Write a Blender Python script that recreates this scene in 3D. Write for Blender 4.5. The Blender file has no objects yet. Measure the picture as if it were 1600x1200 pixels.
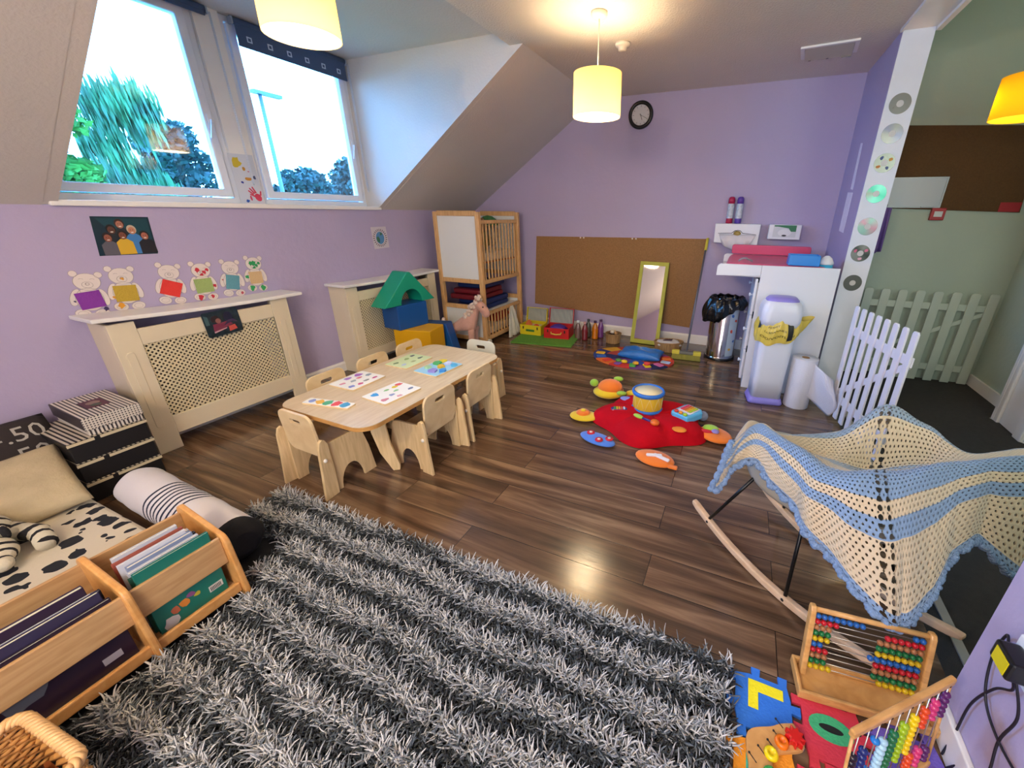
import bpy, bmesh, math, random
from mathutils import Matrix, Vector, Euler
import numpy as np
PI = math.pi
random.seed(7)
SC = bpy.context.scene
COL = SC.collection

# ------------------------------------------------------------------ camera
cam_d = bpy.data.cameras.new('camera'); cam = bpy.data.objects.new('camera', cam_d); COL.objects.link(cam)
cam_d.sensor_fit = 'HORIZONTAL'; cam_d.sensor_width = 36.0
cam_d.lens = 617.242 / 1600 * 36.0
cam_d.shift_x = -95.46 / 1600; cam_d.shift_y = -25.15 / 1600
cam_d.clip_start = 0.02; cam_d.clip_end = 200
_y, _p, _r = [math.radians(a) for a in (-22.375, -21.392, 0.626)]
_f = Vector((math.sin(_y) * math.cos(_p), math.cos(_y) * math.cos(_p), math.sin(_p)))
_rt = Vector((math.cos(_y), -math.sin(_y), 0)); _up = _rt.cross(_f)
_r2 = _rt * math.cos(_r) + _up * math.sin(_r); _u2 = -_rt * math.sin(_r) + _up * math.cos(_r)
cam.matrix_world = Matrix(((_r2.x, _u2.x, -_f.x, 3.145), (_r2.y, _u2.y, -_f.y, -4.386), (_r2.z, _u2.z, -_f.z, 1.333), (0, 0, 0, 1)))
SC.camera = cam

# ------------------------------------------------------------------ world, exposure
w = bpy.data.worlds.new('sky'); SC.world = w; w.use_nodes = True
bg = w.node_tree.nodes['Background']; bg.inputs[0].default_value = (0.12, 0.43, 1.0, 1); bg.inputs[1].default_value = 11.0
SC.view_settings.view_transform = 'Standard'; SC.view_settings.look = 'None'
SC.view_settings.gamma = 1.0; SC.view_settings.use_curve_mapping = False
SC.view_settings.exposure = 1.25

def area(name, loc, direction, sx, sy, power, col, portal=False):
    d = bpy.data.lights.new(name, 'AREA'); d.shape = 'RECTANGLE'; d.size = sx; d.size_y = sy
    d.energy = power; d.color = col
    o = bpy.data.objects.new(name, d); COL.objects.link(o); o.location = loc
    o.rotation_euler = Vector(direction).to_track_quat('-Z', 'Y').to_euler()
    if portal: d.cycles.is_portal = True
    return o
area('window_portal', (-0.16, -2.45, 1.92), (1, 0, 0), 1.9, 1.0, 1, (1, 1, 1), True)
def bulb(name, loc, power, col=(1.0, 0.77, 0.47), r=0.04):
    d = bpy.data.lights.new(name, 'POINT'); d.energy = power; d.color = col; d.shadow_soft_size = r
    o = bpy.data.objects.new(name, d); COL.objects.link(o); o.location = loc
    return o
LAMPS = [((2.185, -1.72), 1.885, 2.4), ((1.43, -3.03), 1.965, 2.48), ((2.3, -5.2), 1.885, 2.4)]
for (lx, ly), lz, _c in LAMPS: bulb('pendant_bulb', (lx, ly, lz + 0.10), {0: 12, 1: 6, 2: 26}[LAMPS.index(((lx, ly), lz, _c))])
bulb('hall_bulb', (4.42, -0.95, 1.98), 3, (1.0, 0.86, 0.62))
# unseen greenish area light in the hall beyond the doorway, no window built
area('hall_area_light', (4.9, -3.2, 1.7), (-0.25, 1, -0.2), 0.8, 1.0, 7, (0.86, 1.0, 0.86))
# added fill light behind the camera, with no window built there
area('rear_fill_light', (3.0, -6.1, 1.5), (-0.1, 1, 0.0), 1.5, 1.5, 26, (0.92, 0.95, 1.0))

# ------------------------------------------------------------------ materials
MATS = {}
def L(c):
    if isinstance(c, str):
        c = c.lstrip('#'); c = [int(c[i:i+2], 16) / 255 for i in (0, 2, 4)]
    return tuple((x / 12.92 if x <= 0.04045 else ((x + 0.055) / 1.055) ** 2.4) for x in c) + (1,)
def mat(name, col='#808080', rough=0.6, metal=0.0, spec=0.5, bump=0, bscale=200, noise=0, nscale=8, trans=0, emit=None, es=1, alpha=1, coat=0, stretch=(1,1,1), sheen=0):
    if name in MATS: return MATS[name]
    m = bpy.data.materials.new(name); m.use_nodes = True; MATS[name] = m
    nt = m.node_tree; p = nt.nodes['Principled BSDF']
    p.inputs['Base Color'].default_value = L(col); p.inputs['Roughness'].default_value = rough
    p.inputs['Metallic'].default_value = metal; p.inputs['Specular IOR Level'].default_value = spec
    if trans: p.inputs['Transmission Weight'].default_value = trans
    if coat: p.inputs['Coat Weight'].default_value = coat
    if sheen: p.inputs['Sheen Weight'].default_value = sheen
    if alpha < 1: p.inputs['Alpha'].default_value = alpha
    if emit: p.inputs['Emission Color'].default_value = L(emit); p.inputs['Emission Strength'].default_value = es
    m.diffuse_color = L(col)
    if noise or bump:
        tc = nt.nodes.new('ShaderNodeTexCoord'); mp = nt.nodes.new('ShaderNodeMapping')
        mp.inputs['Scale'].default_value = stretch; nt.links.new(tc.outputs['Object'], mp.inputs[0])
    if noise:
        n = nt.nodes.new('ShaderNodeTexNoise'); n.inputs['Scale'].default_value = nscale; n.inputs['Detail'].default_value = 5
        nt.links.new(mp.outputs[0], n.inputs['Vector'])
        r = nt.nodes.new('ShaderNodeMapRange'); r.inputs[1].default_value = 0.3; r.inputs[2].default_value = 0.7
        r.inputs[3].default_value = 1 - noise; r.inputs[4].default_value = 1 + noise
        nt.links.new(n.outputs[0], r.inputs[0])
        mx = nt.nodes.new('ShaderNodeMix'); mx.data_type = 'RGBA'; mx.blend_type = 'MULTIPLY'; mx.inputs[0].default_value = 1
        mx.inputs[6].default_value = L(col); nt.links.new(r.outputs[0], mx.inputs[7]); nt.links.new(mx.outputs[2], p.inputs['Base Color'])
    if bump:
        n2 = nt.nodes.new('ShaderNodeTexNoise'); n2.inputs['Scale'].default_value = bscale; n2.inputs['Detail'].default_value = 3
        nt.links.new(mp.outputs[0], n2.inputs['Vector'])
        b = nt.nodes.new('ShaderNodeBump'); b.inputs['Strength'].default_value = bump; b.inputs['Distance'].default_value = 0.01
        nt.links.new(n2.outputs[0], b.inputs['Height']); nt.links.new(b.outputs[0], p.inputs['Normal'])
    return m
def nodes(m): return m.node_tree, m.node_tree.nodes, m.node_tree.links
def wood(name, c1, c2, scale=6, axis=(1, 12, 12), rough=0.42, bump=0.06, coord='Object', coat=0):
    if name in MATS: return MATS[name]
    m = mat(name, c1, rough, coat=coat); nt, N, K = nodes(m); p = N['Principled BSDF']
    tc = N.new('ShaderNodeTexCoord'); mp = N.new('ShaderNodeMapping'); mp.inputs['Scale'].default_value = axis
    K.new(tc.outputs[coord], mp.inputs[0])
    n = N.new('ShaderNodeTexNoise'); n.inputs['Scale'].default_value = scale; n.inputs['Detail'].default_value = 8; n.inputs['Distortion'].default_value = .6
    K.new(mp.outputs[0], n.inputs['Vector'])
    cr = N.new('ShaderNodeValToRGB'); cr.color_ramp.elements[0].position = .35; cr.color_ramp.elements[1].position = .65
    cr.color_ramp.elements[0].color = L(c1); cr.color_ramp.elements[1].color = L(c2)
    K.new(n.outputs[0], cr.inputs[0]); K.new(cr.outputs[0], p.inputs['Base Color'])
    b = N.new('ShaderNodeBump'); b.inputs['Strength'].default_value = bump; b.inputs['Distance'].default_value = .004
    K.new(n.outputs[0], b.inputs['Height']); K.new(b.outputs[0], p.inputs['Normal'])
    return m

# ------------------------------------------------------------------ mesh builder
def _ident(): return Matrix.Identity(4)
class B:
    """collects shapes, links them as ONE mesh object"""
    def __init__(s): s.v = []; s.f = []; s.mi = []; s.sm = []; s.mats = []; s.cur = 0; s.M = _ident(); s.uv = None
    def m(s, material):
        if material not in s.mats: s.mats.append(material)
        s.cur = s.mats.index(material); return s
    def add(s, vs, fs, smooth=False):
        o = len(s.v)
        for q in vs: s.v.append(tuple(s.M @ Vector(q)))
        for q in fs: s.f.append(tuple(i + o for i in q)); s.mi.append(s.cur); s.sm.append(smooth)
        return s
    def box(s, x0, y0, z0, x1, y1, z1):
        vs = [(x0,y0,z0),(x1,y0,z0),(x1,y1,z0),(x0,y1,z0),(x0,y0,z1),(x1,y0,z1),(x1,y1,z1),(x0,y1,z1)]
        return s.add(vs, [(0,3,2,1),(4,5,6,7),(0,1,5,4),(1,2,6,5),(2,3,7,6),(3,0,4,7)])
    def prism(s, pts, a, b, axis='z', smooth=False):
        """extrude a 2D outline from a to b along axis; outline is in (x,y),(x,z) for 'y',(y,z) for 'x'"""
        def P(p, t): return (p[0], p[1], t) if axis == 'z' else ((p[0], t, p[1]) if axis == 'y' else (t, p[0], p[1]))
        n = len(pts); vs = [P(p, a) for p in pts] + [P(p, b) for p in pts]
        fs = [tuple(range(n))[::-1], tuple(range(n, 2 * n))]
        s.add(vs, fs); o = len(s.v) - 2 * n
        for i in range(n):
            j = (i + 1) % n; s.f.append((o + i, o + j, o + n + j, o + n + i)); s.mi.append(s.cur); s.sm.append(smooth)
        return s
    def plate(s, outer, inner, a, b, axis='z'):
        """plate with a hole; outer and inner have the same number of points, matched"""
        def P(p, t): return (p[0], p[1], t) if axis == 'z' else ((p[0], t, p[1]) if axis == 'y' else (t, p[0], p[1]))
        n = len(outer); vs = [P(p, a) for p in outer] + [P(p, a) for p in inner] + [P(p, b) for p in outer] + [P(p, b) for p in inner]
        fs = []
        for i in range(n):
            j = (i + 1) % n
            fs += [(i, n+i, n+j, j), (2*n+i, 2*n+j, 3*n+j, 3*n+i), (i, j, 2*n+j, 2*n+i), (n+i, 3*n+i, 3*n+j, n+j)]
        return s.add(vs, fs)
    def tube(s, pts, r, seg=10, closed=False, cap=True, smooth=True):
        pts = [Vector(p) for p in pts]; n = len(pts)
        rs = r if isinstance(r, (list, tuple)) else [r] * n
        vs = []; up = None
        for i, p in enumerate(pts):
            if closed: t = (pts[(i+1) % n] - pts[i-1])
            else: t = pts[min(i+1, n-1)] - pts[max(i-1, 0)]
            t.normalize()
            if up is None: up = t.orthogonal().normalized()
            up = (up - t * up.dot(t)); up = up.normalized() if up.length > 1e-6 else t.orthogonal().normalized()
            sd = t.cross(up)
            for k in range(seg):
                a = 2 * PI * k / seg; vs.append(tuple(p + (up * math.cos(a) + sd * math.sin(a)) * rs[i]))
        fs = []
        for i in range(n if closed else n - 1):
            for k in range(seg):
                a = i * seg + k; b2 = i * seg + (k+1) % seg; c = ((i+1) % n) * seg
                fs.append((a, b2, c + (k+1) % seg, c + k))
        if cap and not closed: fs += [tuple(range(seg))[::-1], tuple(range((n-1)*seg, n*seg))]
        return s.add(vs, fs, smooth)
    def lathe(s, prof, cx=0, cy=0, cz=0, seg=32, smooth=True, sx=1, sy=1, cap=True, rot=None):
        vs = []; n = len(prof)
        for r, z in prof:
            for k in range(seg):
                a = 2*PI*k/seg; vs.append((cx + r*sx*math.cos(a), cy + r*sy*math.sin(a), cz + z))
        if rot is not None: vs = [tuple(rot @ Vector(q)) for q in vs]
        fs = []
        for i in range(n-1):
            for k in range(seg):
                fs.append((i*seg+k, i*seg+(k+1) % seg, (i+1)*seg+(k+1) % seg, (i+1)*seg+k))
        if cap: fs += [tuple(range(seg))[::-1], tuple(range((n-1)*seg, n*seg))]
        return s.add(vs, fs, smooth)
    def ball(s, c, r, seg=20, rings=12, sx=1, sy=1, sz=1, R=None, fn=None):
        vs = []; c = Vector(c)
        for i in range(rings + 1):
            th = PI * i / rings
            for k in range(seg):
                a = 2*PI*k/seg; d = Vector((math.sin(th)*math.cos(a)*sx, math.sin(th)*math.sin(a)*sy, math.cos(th)*sz)) * r
                if fn: d = fn(d)
                if R is not None: d = R @ d
                vs.append(tuple(c + d))
        fs = []
        for i in range(rings):
            for k in range(seg): fs.append((i*seg+k, (i+1)*seg+k, (i+1)*seg+(k+1) % seg, i*seg+(k+1) % seg))
        return s.add(vs, fs, True)
    def grid(s, fn, nu, nv, smooth=True, closeu=False):
        vs = [fn(i/(nu), j/(nv)) for j in range(nv+1) for i in range(nu + (0 if closeu else 1))]
        w_ = nu + (0 if closeu else 1); fs = []
        for j in range(nv):
            for i in range(nu): fs.append((j*w_+i, j*w_+(i+1) % w_, (j+1)*w_+(i+1) % w_, (j+1)*w_+i))
        return s.add(vs, fs, smooth)
    def pillow(s, cx, cy, cz, sx, sy, h, n=16, pw=.35, wob=.0, seed=1, M=None):
        rnd = random.Random(seed); ph = [rnd.uniform(0, 6) for _ in range(6)]
        def hh(u, v):
            e = max(0, (1 - abs(2*u-1)**2.6)) * max(0, (1 - abs(2*v-1)**2.6))
            return e ** pw + wob * e * (math.sin(9*u+ph[0]+3*v) + math.sin(11*v+ph[1]-4*u) + .6*math.sin(17*u+13*v+ph[2]))
        def f(sg):
            def g(u, v):
                k = 1 - .06 * (abs(2*u-1)**2 * 0 + (1 - abs(2*v-1)**2)); k2 = 1 - .06 * (1 - abs(2*u-1)**2)
                p = Vector((cx + (u-.5)*sx*k, cy + (v-.5)*sy*k2, cz + sg*h/2*hh(u, v)))
                return tuple(M @ p) if M else tuple(p)
            return g
        s.grid(f(1), n, n); return s.grid(lambda u, v: f(-1)(1-u, v), n, n)
    def obj(s, name, material=None, parent=None, bevel=0, bseg=2, weld=True, subd=0, auto=False):
        me = bpy.data.meshes.new(name)
        me.from_pydata(s.v, [], s.f)
        mats = s.mats if s.mats else [material]
        for q in mats: me.materials.append(q)
        if s.mats: me.polygons.foreach_set('material_index', s.mi)
        me.polygons.foreach_set('use_smooth', s.sm)
        me.update()
        if weld or bevel:
            bm = bmesh.new(); bm.from_mesh(me); bmesh.ops.remove_doubles(bm, verts=bm.verts, dist=1e-5)
            bmesh.ops.recalc_face_normals(bm, faces=bm.faces); bm.to_mesh(me); bm.free()
        o = bpy.data.objects.new(name, me); COL.objects.link(o)
        if parent: o.parent = parent
        if bevel:
            md = o.modifiers.new('bevel', 'BEVEL'); md.width = bevel; md.segments = bseg; md.limit_method = 'ANGLE'; md.angle_limit = math.radians(40)
            md.harden_normals = False
        if subd:
            md = o.modifiers.new('subdivision', 'SUBSURF'); md.levels = subd; md.render_levels = subd
        return o
def rrect(x0, y0, x1, y1, r, n=6):
    pts = []
    for cx, cy, a0 in ((x1-r, y1-r, 0), (x0+r, y1-r, 90), (x0+r, y0+r, 180), (x1-r, y0+r, 270)):
        for k in range(n+1):
            a = math.radians(a0 + 90*k/n); pts.append((cx + r*math.cos(a), cy + r*math.sin(a)))
    return pts
def circ(cx, cy, r, n=24, ry=None, a0=0): return [(cx + r*math.cos(a0 + 2*PI*k/n), cy + (ry or r)*math.sin(a0 + 2*PI*k/n)) for k in range(n)]
def thing(name, label, cat, loc=(0,0,0), rz=0, group=None, rot=None):
    o = bpy.data.objects.new(name, None); COL.objects.link(o); o.empty_display_size = .05
    o.location = loc; o.rotation_euler = rot if rot else (0, 0, rz); o['label'] = label; o['category'] = cat
    if group: o['group'] = group
    return o
def tag(o, label, cat, group=None, loc=None, rz=0, rot=None):
    o['label'] = label; o['category'] = cat
    if group: o['group'] = group
    if loc: o.location = loc
    if rot: o.rotation_euler = rot
    elif rz: o.rotation_euler = (0, 0, rz)
    return o
def part_label(o, s): o['label'] = s; return o
def struct(o): o['kind'] = 'structure'; return o
def stuff(o): o['kind'] = 'stuff'; return o
def dup(root, loc=None, rz=None, label=None, group=None):
    r = root.copy(); COL.objects.link(r)
    if loc: r.location = loc
    if rz is not None: r.rotation_euler = (r.rotation_euler[0], r.rotation_euler[1], rz)
    if label: r['label'] = label
    if group: r['group'] = group
    for ch in list(root.children):
        c = ch.copy(); COL.objects.link(c); c.parent = r
        for g in list(ch.children):
            d = g.copy(); COL.objects.link(d); d.parent = c
    return r
def T(x=0, y=0, z=0): return Matrix.Translation((x, y, z))
def RX(a): return Matrix.Rotation(a, 4, 'X')
def RY(a): return Matrix.Rotation(a, 4, 'Y')
def RZ(a): return Matrix.Rotation(a, 4, 'Z')
# ================================================================== THE ROOM
W_, H_, HS, XS = 3.845, 2.4, 1.345, 1.555
YA, YB, YN = -3.421, -1.482, -6.2          # dormer sides, rear end of room
def paint(name, c, bump=.12, bs=60, rough=.62, noise=.03):
    return mat(name, c, rough, bump=bump, bscale=bs, noise=noise, nscale=1.6, spec=.35)
PURP = paint('lilac_paint', '#afa4c4', .25, 22)
WHITEP = paint('cream_white_paint', '#cfc8c0', .2, 70)
CEIL = paint('textured_ceiling_paint', '#ddd5c8', .5, 90)
GREENP = paint('pale_green_paint', '#a9b8aa', .2, 30)
GLOSS = mat('white_gloss_paint', '#e9e6e2', .3, noise=.02)
UPVC = mat('white_window_plastic', '#dfe4ee', .28)

def floor_mat():
    m = mat('dark_laminate_planks', '#4a3428', .3); nt, N, K = nodes(m); p = N['Principled BSDF']
    tc = N.new('ShaderNodeTexCoord'); mp = N.new('ShaderNodeMapping')
    mp.inputs['Location'].default_value = (.31, .05, 0); K.new(tc.outputs['Object'], mp.inputs[0])
    br = N.new('ShaderNodeTexBrick'); br.offset = .37; br.inputs['Scale'].default_value = 1
    br.inputs['Brick Width'].default_value = 1.25; br.inputs['Row Height'].default_value = .16
    br.inputs['Mortar Size'].default_value = .0016; br.inputs['Mortar Smooth'].default_value = .3
    br.inputs['Color1'].default_value = (.0, .0, .0, 1); br.inputs['Color2'].default_value = (1, 1, 1, 1); br.inputs['Mortar'].default_value = (.5, .5, .5, 1)
    K.new(mp.outputs[0], br.inputs['Vector'])
    sc = N.new('ShaderNodeVectorMath'); sc.operation = 'SCALE'; sc.inputs['Scale'].default_value = 7.3; K.new(br.outputs['Color'], sc.inputs[0])
    ad = N.new('ShaderNodeVectorMath'); ad.operation = 'ADD'; K.new(tc.outputs['Object'], ad.inputs[0]); K.new(sc.outputs[0], ad.inputs[1])
    m2 = N.new('ShaderNodeMapping'); m2.inputs['Scale'].default_value = (.6, 9, 1); K.new(ad.outputs[0], m2.inputs[0])
    n = N.new('ShaderNodeTexNoise'); n.inputs['Scale'].default_value = 1.5; n.inputs['Detail'].default_value = 5; n.inputs['Roughness'].default_value = .5; n.inputs['Distortion'].default_value = .9
    K.new(m2.outputs[0], n.inputs['Vector'])
    cr = N.new('ShaderNodeValToRGB'); e = cr.color_ramp.elements
    e[0].position = .30; e[0].color = L('#443428'); e[1].position = .74; e[1].color = L('#9c7e62')
    e2 = cr.color_ramp.elements.new(.52); e2.color = L('#684e3a')
    K.new(n.outputs[0], cr.inputs[0])
    n3 = N.new('ShaderNodeTexNoise'); n3.inputs['Scale'].default_value = 9; n3.inputs['Detail'].default_value = 4
    m3 = N.new('ShaderNodeMapping'); m3.inputs['Scale'].default_value = (1, 16, 1); K.new(ad.outputs[0], m3.inputs[0]); K.new(m3.outputs[0], n3.inputs['Vector'])
    rr = N.new('ShaderNodeMapRange'); rr.inputs[1].default_value = .3; rr.inputs[2].default_value = .7; rr.inputs[3].default_value = .86; rr.inputs[4].default_value = 1.1
    K.new(n3.outputs[0], rr.inputs[0])
    mx = N.new('ShaderNodeMix'); mx.data_type = 'RGBA'; mx.blend_type = 'MULTIPLY'; mx.inputs[0].default_value = 1
    K.new(cr.outputs[0], mx.inputs[6]); K.new(rr.outputs[0], mx.inputs[7])
    mo = N.new('ShaderNodeMix'); mo.data_type = 'RGBA'; mo.inputs[7].default_value = L('#1c1410')
    K.new(br.outputs['Fac'], mo.inputs[0]); K.new(mx.outputs[2], mo.inputs[6]); K.new(mo.outputs[2], p.inputs['Base Color'])
    ro = N.new('ShaderNodeMapRange'); ro.inputs[3].default_value = .13; ro.inputs[4].default_value = .25; K.new(n3.outputs[0], ro.inputs[0]); K.new(ro.outputs[0], p.inputs['Roughness']); p.inputs['Specular IOR Level'].default_value = .7
    b = N.new('ShaderNodeBump'); b.inputs['Strength'].default_value = .10; b.inputs['Distance'].default_value = .002
    sb = N.new('ShaderNodeMath'); sb.operation = 'SUBTRACT'; K.new(n3.outputs[0], sb.inputs[0]); K.new(br.outputs['Fac'], sb.inputs[1])
    K.new(sb.outputs[0], b.inputs['Height']); K.new(b.outputs[0], p.inputs['Normal'])
    return m
FLOORM = floor_mat()
struct(B().box(-.12, YN-.1, -.08, W_+.08, .1, 0).obj('floor', FLOORM))
struct(B().box(W_+.08, YN-.1, -.08, 5.4, .1, 0).obj('floor', mat('dark_hall_carpet', '#35312f', .95, bump=.6, bscale=300, noise=.12, nscale=30)))
# walls
struct(B().box(-.12, YN, 0, 0, 0, HS).obj('wall_left', PURP))
bw = B().prism([(-.12, 0), (W_, 0), (W_, H_), (XS, H_), (-.12, HS-.08)], 0, .1, 'y'); struct(bw.obj('wall_back', PURP))
struct(B().box(W_, -.85, 0, W_+.158, 0, H_).m(PURP).obj('wall_right', PURP))
struct(B().box(W_, YN, 0, W_+.158, -3.354, H_).obj('wall_right', PURP))
struct(B().box(-.12, YN-.1, 0, W_+.158, YN, H_+.1).obj('wall_near', PURP))
sl = B(); k = (H_-HS)/XS; th = .07
for a, b in ((YN, YA-.05), (YB+.05, 0)):
    sl.prism([(0, HS), (XS, H_), (XS-.05, H_+.08), (-.12, HS+.03), (-.12, HS)], a, b, 'y')
struct(sl.obj('wall_sloped', WHITEP))
cl = B(); cl.box(XS, YN, H_, W_+.158, 0, H_+.08); cl.box(1.45, YA, H_, XS, YB, H_+.08)
struct(cl.obj('ceiling', CEIL))
dm = B()
for a, b in ((YA-.05, YA), (YB, YB+.05)):
    dm.prism([(-.12, HS+.03), (0, HS+.0021), (XS-.003, H_-.002), (XS-.003, H_+.078), (1.45, H_+.078), (1.45, H_+.14), (-.2, H_+.14), (-.2, HS+.03)], a, b, 'y')
dm.box(-.2, YA, H_+.08, 1.45, YB, H_+.14)
struct(dm.obj('wall_dormer', WHITEP))
# window wall of the dormer: pier, head, bottom rail
# window wall pier between the two frames
struct(B().box(-.2, -2.53, HS, -.10, -2.385, H_+.08).obj('trim_1', GLOSS))
struct(B().box(-.13, YA-.03, HS-.004, .022, YB+.03, HS+.026).obj('trim_2', GLOSS, bevel=.006))   # sill board
def window(n, y0, y1):
    t = struct(bpy.data.objects.new('window_%d' % n, None)); COL.objects.link(t); t.location = (-.12, y0, HS+.026)
    hgt = H_+.08-HS-.026; wd = y1-y0
    B().plate([(0,0),(wd,0),(wd,hgt),(0,hgt)], [(.035,.035),(wd-.035,.035),(wd-.035,hgt-.035),(.035,hgt-.035)], -.06, 0, 'x').obj('window_frame', UPVC, t, bevel=.004)
    a = .04; c = .088
    B().plate([(a,a),(wd-a,a),(wd-a,hgt-a),(a,hgt-a)], [(c,c),(wd-c,c),(wd-c,hgt-c),(c,hgt-c)], -.045, .015, 'x').obj('sash', UPVC, t, bevel=.006)
    g = mat('window_glass', '#ffffff', 0.02); nt, N, K = nodes(g)
    if 'tr' not in N:
        tr = N.new('ShaderNodeBsdfTransparent'); tr.name = 'tr'; gl = N.new('ShaderNodeBsdfGlossy'); gl.inputs['Roughness'].default_value = .02
        fr = N.new('ShaderNodeFresnel'); fr.inputs[0].default_value = 1.45; ms = N.new('ShaderNodeMixShader')
        K.new(fr.outputs[0], ms.inputs[0]); K.new(tr.outputs[0], ms.inputs[1]); K.new(gl.outputs[0], ms.inputs[2]); K.new(ms.outputs[0], N['Material Output'].inputs[0])
    B().box(-.022, c-.004, c-.004, -.018, wd-c+.004, hgt-c+.004).obj('pane', g, t)
    h = B(); h.box(.015, wd-.075, .44, .024, wd-.05, .52); h.box(.024, wd-.068, .475, .045, wd-.056, .49)
    h.prism([(wd-.068,.49),(wd-.056,.49),(wd-.085,.38),(wd-.095,.382)], .036, .045, 'x'); h.obj('handle', UPVC, t, bevel=.002)
    return t
window(1, YA, -2.53); window(2, -2.385, YB)
# skirting
struct(B().prism([(0,0),(.018,0),(.018,.07),(.010,.085),(0,.085)], YN, 0, 'y').obj('baseboard_left', GLOSS))
struct(B().prism([(0,0),(-.018,0),(-.018,.085),(-.010,.1),(0,.1)], 0.018, W_-.0, 'x').obj('baseboard_back', GLOSS))
bbm = B(); bbm.box(W_-.016, -.85, 0, W_, -.018, .1); struct(bbm.obj('baseboard_right', GLOSS, bevel=.004))
bbm = B(); bbm.box(W_-.016, YN, 0, W_, -3.354, .1); struct(bbm.obj('baseboard_right', GLOSS, bevel=.004))
# lining of the wide doorway: jamb and head
struct(B().box(W_-.002, -.862, 0, W_+.160, -.85, H_-.012).obj('trim_3', mat('jamb_paint', '#d9dbe6', .45, noise=.03)))
tr = B(); tr.box(W_-.004, -3.354, H_-.012, W_+.162, -.85, H_); tr.box(W_+.162, -3.354, H_-.03, W_+.19, -.85, H_); tr.box(W_-.016, -3.354, H_-.02, W_-.004, -.85, H_)
struct(tr.obj('trim_4', GLOSS))
# hall beyond
struct(B().box(W_+.158, -.2, 0, 5.4, -.1, 3.1).obj('wall_hall_back', GREENP))
struct(B().box(5.1, -3.9, 0, 5.2, -.2, 3.1).obj('wall_hall_right', GREENP))
struct(B().box(W_+.158, -3.9, 0, 5.2, -3.8, 3.1).obj('wall_hall_near', GREENP))
struct(B().box(W_+.1, -3.9, 3.1, 5.2, -.1, 3.2).obj('ceiling_hall', GREENP))
struct(B().box(W_+.158, -3.8, H_, W_+.17, -.2, 3.1).obj('wall_hall_left', GREENP))
struct(B().box(5.082, -.93, 0, 5.1, -.2, .09).obj('baseboard_hall', GLOSS))
dj = B(); dj.box(4.97, -1.28, 0, 5.1, -.95, 2.1); dj.box(4.95, -1.0, 0, 4.97, -.93, 2.14); dj.box(4.95, -.96, 0, 5.1, -.93, 2.14)
dj.box(4.945, -1.28, 0, 4.97, -1.2, 2.1); struct(dj.obj('trim_5', GLOSS, bevel=.005))
# ---- outside, seen through the panes
bark = mat('bark', '#5d5044', .9, bump=.6, bscale=20)
def leaf_mat(n, c1, c2):
    m = mat(n, c1, .7); nt, N, K = nodes(m); p = N['Principled BSDF']
    tc = N.new('ShaderNodeTexCoord'); no = N.new('ShaderNodeTexNoise'); no.inputs['Scale'].default_value = 1.5; K.new(tc.outputs['Object'], no.inputs[0])
    cr = N.new('ShaderNodeValToRGB'); cr.color_ramp.elements[0].position = .35; cr.color_ramp.elements[1].position = .65
    cr.color_ramp.elements[0].color = L(c1); cr.color_ramp.elements[1].color = L(c2); K.new(no.outputs[0], cr.inputs[0]); K.new(cr.outputs[0], p.inputs['Base Color'])
    return m
def tree(name, label, x, y, ztop, rad, m, weep=False, n=2600, seed=1, zb=None, sz=.5):
    rnd = random.Random(seed); t = thing(name, label, 'tree', (x, y, -3.2), group=None)
    h = ztop + 3.2
    B().tube([(0,0,0),(.1,.05,h*.3),(0,.1,h*.62)], [rad*.09, rad*.07, rad*.03], 10).obj('trunk', bark, t)
    b = B(); hb = h*.42 if zb is None else zb + 3.2
    for i in range(n):
        # clumpy crown: leaf cards grouped on lobes
        lob = rnd.randrange(14); rl = random.Random(seed*50+lob)
        lc = Vector((rl.uniform(-.55,.55)*rad, rl.uniform(-.6,.6)*rad, hb + (h-hb)*rl.uniform(.1,.78)))
        d = Vector((rnd.gauss(0,1), rnd.gauss(0,1), rnd.gauss(0,1))).normalized() * (rad*.42*rnd.random()**.35); d.z *= .8
        p = lc + d
        if weep: p.z -= abs(rnd.gauss(0, 1))*rad*.35
        s = sz*rnd.uniform(.5, 1)*.35
        u = Vector((rnd.uniform(-1,1), rnd.uniform(-1,1), rnd.uniform(-1,1))).normalized(); v = u.orthogonal().normalized()
        if weep: u = Vector((.06*rnd.uniform(-1,1), .1+.06*rnd.uniform(-1,1), -1)); v = Vector((rnd.uniform(-1,1), rnd.uniform(-1,1), 0)).normalized()*.22; s *= 2
        a, bb = u*s, v*s
        b.add([tuple(p-a*.8), tuple(p+bb*.55), tuple(p+a), tuple(p-bb*.55)], [(0,1,2,3)])
    b.obj('foliage', m, t, weld=False)
    return t
lf1 = leaf_mat('willow_leaves', '#174026', '#2a6434'); lf2 = leaf_mat('dark_tree_leaves', '#0c2a28', '#183c34'); lf3 = leaf_mat('bright_tree_leaves', '#1f4c14', '#3f7420')
tree('willow_tree', 'weeping pale green willow seen through the left window', -14, 2.3, 5.6, 1.35, lf1, True, 6500, 3, .8, .5)
tree('tree', 'bright green tree at the left edge of the left window', -9.5, -.5, 3.7, .95, lf3, False, 3600, 5, .4, .4)
tree('tree', 'dark blue-green tree on the right side of the left window', -17.5, 5.6, 5.1, 1.5, lf2, False, 4200, 8, .4)
tree('tree', 'rounded treetop low in the right window beside the lamppost', -17, 10.0, 4.3, 1.35, lf2, False, 3800, 11, 0)
tree('tree', 'treetop at the right edge of the right window', -18, 13.4, 5.2, 1.4, lf2, False, 3800, 13, 0)
lp = B(); lp.tube([(0,0,0),(0,0,8.5)], [.09,.06], 12); lp.box(-.12, -.25, 8.45, .12, .75, 8.56)
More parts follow.
